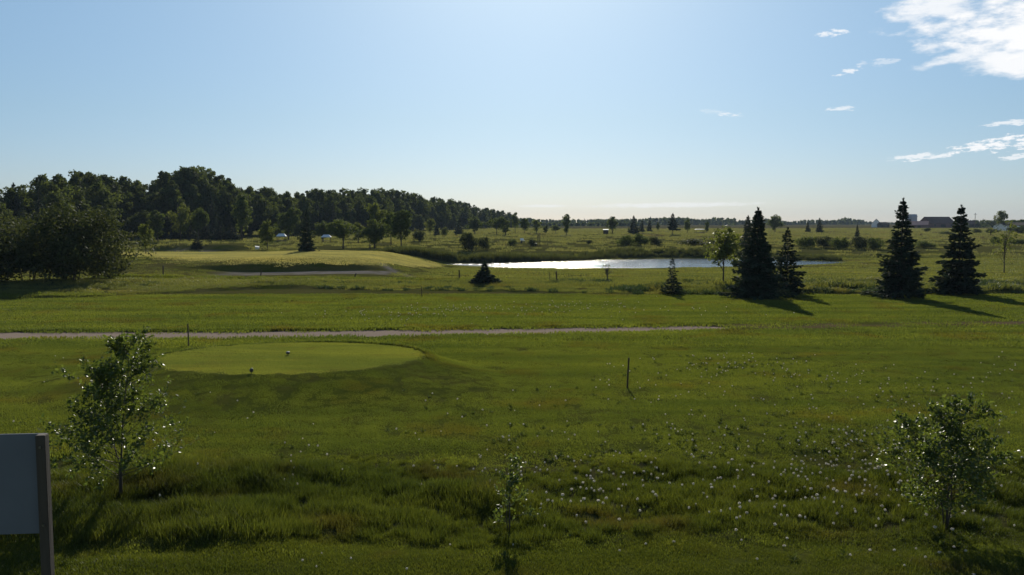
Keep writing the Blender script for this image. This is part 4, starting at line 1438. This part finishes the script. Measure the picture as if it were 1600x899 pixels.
stake(980, 607, 559, 0.045, 0.026, 'dark wooden stake standing alone on the near lawn', 'marker stakes')
stake(294.5, 541, 506, 0.0, 0.026, 'thin dark stake behind the tee at its left end', 'marker stakes')
stake(659, 465, 448, 0.0, 0.025, 'very thin stake in the rough above the middle of the path', 'marker stakes')
stake(255, 432, 415, 0.02, 0.06, 'leftmost short post along the sandy path below the green', 'marker stakes')
stake(407, 433, 422, 0.15, 0.055, 'slightly leaning short post left of the long bunker', 'marker stakes')
stake(553, 436, 427, 0.4, 0.055, 'strongly leaning short post in front of the long bunker', 'marker stakes')
stake(718, 438, 422, -0.03, 0.06, 'upright short post left of the squat spruce', 'marker stakes')
stake(859, 439, 427, 0.0, 0.03, 'thin stake left of the post before the glittering water', 'marker stakes')
stake(870, 440, 424, -0.05, 0.06, 'short dark post before the glittering water', 'marker stakes')
stake(578, 391, 382, 0.0, 0.11, 'short dark stump post below the tree with two trunks', 'marker stakes')
stake(840.5, 384, 365, 0.0, 0.09, 'left one of the two dark posts by the benches beyond the pond', 'marker stakes', 'darkwood')
stake(843.5, 384, 364, 0.0, 0.07, 'right one of the two dark posts by the benches beyond the pond', 'marker stakes', 'darkwood')


# tee markers
def sphere(b, c, r, mat=0, seg=12, rings=8, zs=1.0):
    V, Fc = [], []
    for i in range(rings + 1):
        th = math.pi * i / rings
        for k in range(seg):
            ph = 2 * math.pi * k / seg
            V.append((c[0] + r * math.sin(th) * math.cos(ph), c[1] + r * math.sin(th) * math.sin(ph), c[2] + zs * r * math.cos(th)))
    for i in range(rings):
        for k in range(seg):
            a, d_ = i * seg + k, i * seg + (k + 1) % seg
            Fc.append((a, a + seg, d_ + seg, d_))
    b.add(V, Fc, mat)


p = at(393, 584)
o = thing('tee_marker', 'round dark tee marker with a pale painted highlight near the front rim of the tee', 'tee marker', p)
b = MB(); b.tube([(0, 0, -.05), (0, 0, .05)], .012, 6); obj('peg', b.mesh('peg', [M['stake']]), o)
b = MB(); sphere(b, (0, 0, .095), .058); obj('ball', b.mesh('ball', [M['darkball']], True), o)
b = MB(); sphere(b, (.012, .012, .145), .03, zs=.7); obj('cap', b.mesh('cap', [M['yellow']], True), o)  # pale dome puts the ball's bright highlight into shape and colour
p = at(450, 556)
o = thing('tee_marker', 'dark tee marker with a flat grey top at the middle of the tee', 'tee marker', p)
b = MB(); b.tube([(0, 0, -.05), (0, 0, .05)], .018, 6); obj('peg', b.mesh('peg', [M['stake']]), o)
b = MB(); sphere(b, (0, 0, .085), .07, zs=.55); obj('ball', b.mesh('ball', [M['darkball']], True), o)
b = MB(); sphere(b, (0, .01, .118), .056, zs=.3); obj('cap', b.mesh('cap', [M['greycap']], True), o)


# ------------------------------------------------------------------ sign at the left edge
yp = 8.5
p = at_d(82.5, yp)
zt, zb = top_z(yp, 679) - p.z, top_z(yp, 836) - p.z
o = thing('sign_board', 'blank grey sign board on a square wooden post at the left picture edge', 'sign', p, R(5))
for s, x0 in ((0, 0.0), (1, -1.9)):
    b = MB()
    b.box(x0 - .048, x0 + .048, -.048, .048, -.3, zt)
    me = b.mesh('post', [M['post']])
    bm = bmesh.new(); bm.from_mesh(me)
    bmesh.ops.bevel(bm, geom=bm.edges[:], offset=.006, segments=2, affect='EDGES')
    bm.to_mesh(me); bm.free()
    obj('post', me, o)
b = MB(); b.box(-2.0, .02, .052, .070, zb, zt - .004)
obj('panel', b.mesh('panel', [M['panel']]), o)
for z in (zb + .12, zt - .12):
    b = MB(); b.tube([(0, -.062, z), (0, -.046, z)], .014, 6); obj('bolt', b.mesh('bolt', [M['bolt']]), o)


# ------------------------------------------------------------------ near saplings with single leaves
def near_sapling(px, base, top, wpx, seed, label, nbr, leaves_per, leaf, bushy=False, trunk=0.022):
    p = at(px, base)
    H = top_z(p.y, top) - p.z
    W = span(p.y, wpx)
    r = np.random.default_rng(seed)
    tb, cb = MB(), MB()
    ends = []
    nst = 3 if bushy else 2
    for s in range(nst):
        a = 6.28 * s / nst + r.random()
        sp = (0.10 if not bushy else 0.2) * W
        hh = H * (1.0 if s == 0 else 0.68 + 0.15 * r.random())
        pts = [np.array((0.012 * math.cos(a), 0.012 * math.sin(a), -0.05))]
        for q in (.3, .6, .85, .98):
            pts.append(np.array((sp * q ** 1.4 * math.cos(a) + 0.015 * H * r.normal(), sp * q ** 1.4 * math.sin(a) + .015 * H * r.normal(), hh * q)))
        tr = trunk * (1 if s == 0 else .7)
        tb.tube(pts, [tr, tr * .75, tr * .5, tr * .3, tr * .12], 6)
        ends.append((pts[2], pts[4]))
        for k in range(nbr):
            t = (0.12 if bushy else 0.10) + (0.84 if bushy else 0.87) * ((k + r.random()) / nbr) ** (1.0 if bushy else 1.25)
            i = min(3, int(t * 4)); f = t * 4 - i
            st = pts[i] * (1 - f) + pts[i + 1] * f
            aa = r.random() * 6.28
            u = (st[2] / H)
            if bushy: ln = W * 0.5 * (0.5 + 0.75 * math.sin(math.pi * min(1, .42 + .60 * u))) * (.55 + .5 * r.random())
            else: ln = W * 0.5 * min(1.0, 0.6 + 1.6 * u) * (1.35 - u * 1.08) * (.6 + .55 * r.random())
            dv = np.array((math.cos(aa), math.sin(aa), 0.35 + 0.7 * r.random())); dv /= np.linalg.norm(dv)
            e = st + dv * ln
            m = (st + e) / 2 + np.array((0, 0, -.05 * ln))
            tb.tube([st, m, e], [tr * .33, tr * .2, tr * .08], 4)
            ends.append((st, e))
            for _ in range(2):
                s2 = st + (e - st) * (.4 + .4 * r.random())
                d2 = dv + .8 * r.normal(size=3); d2 /= np.linalg.norm(d2)
                e2 = s2 + d2 * ln * .4
                tb.tube([s2, e2], [tr * .15, tr * .06], 4)
                ends.append((s2, e2))
    V, Fc, T = [], [], []
    for st, e in ends:
        n = int(leaves_per * (.6 + .8 * r.random()))
        for _ in range(n):
            q = st + (e - st) * (.25 + .8 * r.random()) + .035 * r.normal(size=3)
            ax = unit((e - st) * .6 / (np.linalg.norm(e - st) + 1e-6) + r.normal(size=3) * .9 + np.array((0, 0, .1)))
            nr = unit(np.cross(ax, r.normal(size=3)) + np.array((0, 0, .55)))
            sd_ = unit(np.cross(ax, nr)); nr = np.cross(sd_, ax)
            L_ = leaf * (.6 + .7 * r.random()); wv = L_ * .30
            k = len(V)
            V += [q, q + ax * L_ * .35 + sd_ * wv + nr * wv * .35, q + ax * L_ * .75 + sd_ * wv * .7 + nr * wv * .2, q + ax * L_ - nr * L_ * .08,
                  q + ax * L_ * .75 - sd_ * wv * .7 + nr * wv * .2, q + ax * L_ * .35 - sd_ * wv + nr * wv * .35, q + ax * L_ * .5]
            Fc += [(k, k + 1, k + 6), (k + 1, k + 2, k + 6), (k + 2, k + 3, k + 6), (k + 3, k + 4, k + 6), (k + 4, k + 5, k + 6), (k + 5, k, k + 6)]
            T += [r.random()] * 7
    cb.add(np.array(V), Fc, 0, np.array(T))
    o = thing('sapling', label, 'sapling', p, 0, 'leafy saplings in the long grass')
    obj('trunk', tb.mesh('trunk', [M['bark']], True), o)
    obj('foliage', cb.mesh('foliage', [M['sapling']]), o)


near_sapling(188, 778, 536, 235, 501, 'tall leafy sapling beside the sign board at the left', 38, 28, .074)
near_sapling(795, 832, 714, 78, 502, 'thin low sapling in the long grass at the middle', 7, 14, .062, trunk=.014)
near_sapling(1478, 828, 640, 182, 503, 'dense bushy sapling among dandelions at the lower right', 24, 25, .068, True)


# ------------------------------------------------------------------ dandelion seed heads
def dandelion(seed, h):
    r = np.random.default_rng(seed)
    b = MB()
    b.tube([(0, 0, -.03), (.012 * r.normal(), .012 * r.normal(), h * .6), (.02 * r.normal(), .02 * r.normal(), h)], [.004, .0035, .003], 5, 1)
    top = np.array(b.v[0][-1])
    d = unit(r.normal(size=(46, 3)))
    C = top + d * .021 * (0.75 + .3 * r.random((46, 1)))
    U = unit(np.cross(d, r.normal(size=(46, 3)))); W = np.cross(d, U)
    b.quads(C, U * .009, W * .008, r.random(46), 0)
    sphere(b, top, .014, 0, 8, 5)
    return b.mesh('dandelion', [M['fluff'], M['stem']])


DM = [dandelion(600 + i, h) for i, h in enumerate((.16, .22, .28, .12))]
DLOW = [dandelion(620 + i, h) for i, h in enumerate((.07, .09, .11))]
r = np.random.default_rng(77)
CL = [  # px, py, sx, sy, n   clusters as seen
    (1125, 572, 45, 8, 75), (1180, 562, 30, 5, 20), (1240, 585, 60, 10, 40), (1340, 590, 50, 7, 28), (1420, 612, 60, 12, 30), (1560, 580, 40, 14, 30),
    (980, 600, 60, 12, 22), (1010, 580, 50, 10, 14), (1100, 640, 120, 18, 60), (1350, 640, 130, 20, 70), (1540, 640, 60, 20, 40), (1240, 695, 200, 18, 120),
    (1340, 690, 40, 10, 40), (1330, 752, 60, 18, 70), (1290, 770, 90, 25, 55), (1010, 750, 90, 25, 60), (950, 745, 60, 10, 30), (1500, 760, 120, 40, 40),
    (860, 760, 60, 25, 25), (560, 735, 160, 30, 26), (640, 690, 200, 25, 25), (1150, 820, 200, 40, 30), (520, 880, 60, 10, 9), (1380, 850, 160, 30, 24),
    (760, 640, 200, 40, 18), (120, 560, 110, 60, 22), (300, 720, 140, 30, 18), (800, 690, 100, 20, 18), (1450, 700, 120, 25, 60),
]
pts = []
for cx, cy, sx, sy, n in CL:
    for _ in range(int(n * (0.9 if cy > 640 and cx > 850 else 0.6))):
        pts.append((cx + r.normal() * sx * 1.25, cy + r.normal() * sy * 1.15))
pts = [q for q in pts if 0 < q[0] < 1600 and 530 < q[1] < 899]
W_ = []
for px, py in pts:
    x, y = on_plane(px, py, 0.05)
    W_.append((x, y))
W_ = np.array(W_)
k = (tee_r(W_[:, 0], W_[:, 1]) > 1.15)
W_ = W_[k]
W_ = W_[np.argsort(W_[:, 1])]
Z_ = terrain(W_[:, 0], W_[:, 1])
NEAR = 290
for i in range(min(NEAR, len(W_))):
    x, y = W_[i]
    tall = 12.6 < y < 16.8
    me = DM[i % 4] if tall else DLOW[i % 3]
    o = obj('dandelion', me, None, (x, y, Z_[i]))
    s = (0.7 + .75 * r.random() ** 1.4) if y < 18.5 and x > 0.5 else (0.5 + .4 * r.random())
    o.scale = (s, s, 1.0 if tall else .7)
    o.rotation_euler = (0.12 * r.normal(), 0.12 * r.normal(), r.random() * 6.28)
    tag(o, 'white dandelion seed head standing in the near grass', 'dandelion', 'dandelion clocks in the grass')
wx = np.repeat(W_[:, 0], 2) + 0.3 * r.normal(size=2 * len(W_)); wy = np.repeat(W_[:, 1], 2) + 0.3 * r.normal(size=2 * len(W_))
kk = (wy > 9.5) & (wy < 34) & (fbm(wx * 0.7, wy * 0.7, 2) > -0.05)
wx, wy = wx[kk], wy[kk]
scatter('weeds', place(wx, wy), r.random(len(wx)) * 6.28, 0.28 + 0.35 * r.random(len(wx)), SRC['weeds'], 'low broad leaved weeds among the dandelions')
source('dandelion_heads', DLOW)
rest = np.concatenate([np.column_stack([W_[NEAR:], Z_[NEAR:]])])
# distant drift of them beyond the path
q = []
for cx, cy, sx, sy, n in ((610, 492, 50, 4, 26), (710, 482, 50, 3, 50), (830, 482, 80, 5, 34), (930, 478, 50, 4, 30), (560, 494, 90, 6, 14), (1080, 488, 60, 5, 14), (800, 492, 150, 6, 24)):
    for _ in range(n):
        x, y = on_plane(cx + r.normal() * sx, cy + r.normal() * sy, 0.05)
        if 37 < y < 62: q.append((x, y))
q = np.array(q)
far = np.column_stack([q, terrain(q[:, 0], q[:, 1])])
allp = np.concatenate([rest, far])
scl = 0.65 + 0.45 * r.random(len(allp)) + np.clip((allp[:, 1] - 25) / 60, 0, .35)
scatter('dandelions', allp, r.random(len(allp)) * 6.28, scl, SRC['dandelion_heads'], 'white dandelion heads scattered over the far lawn')

# ------------------------------------------------------------------ air
HAZE = 0.00011
if HAZE:
    hb = MB(); hb.box(-2750, 2750, -200, 3350, -4.5, 45)
    m, t, o_ = material('haze_air')
    pv = t.new('ShaderNodeVolumePrincipled')
    pv.inputs['Color'].default_value = (0.62, 0.80, 1.0, 1)
    pv.inputs['Density'].default_value = HAZE
    pv.inputs['Anisotropy'].default_value = 0.0
    t.l.new(pv.outputs[0], o_.inputs['Volume'])
    tag(obj('haze', hb.mesh('haze', [m])), 'thin summer haze', kind='stuff')
print('forest trees', nforest, 'dandelions', len(W_))
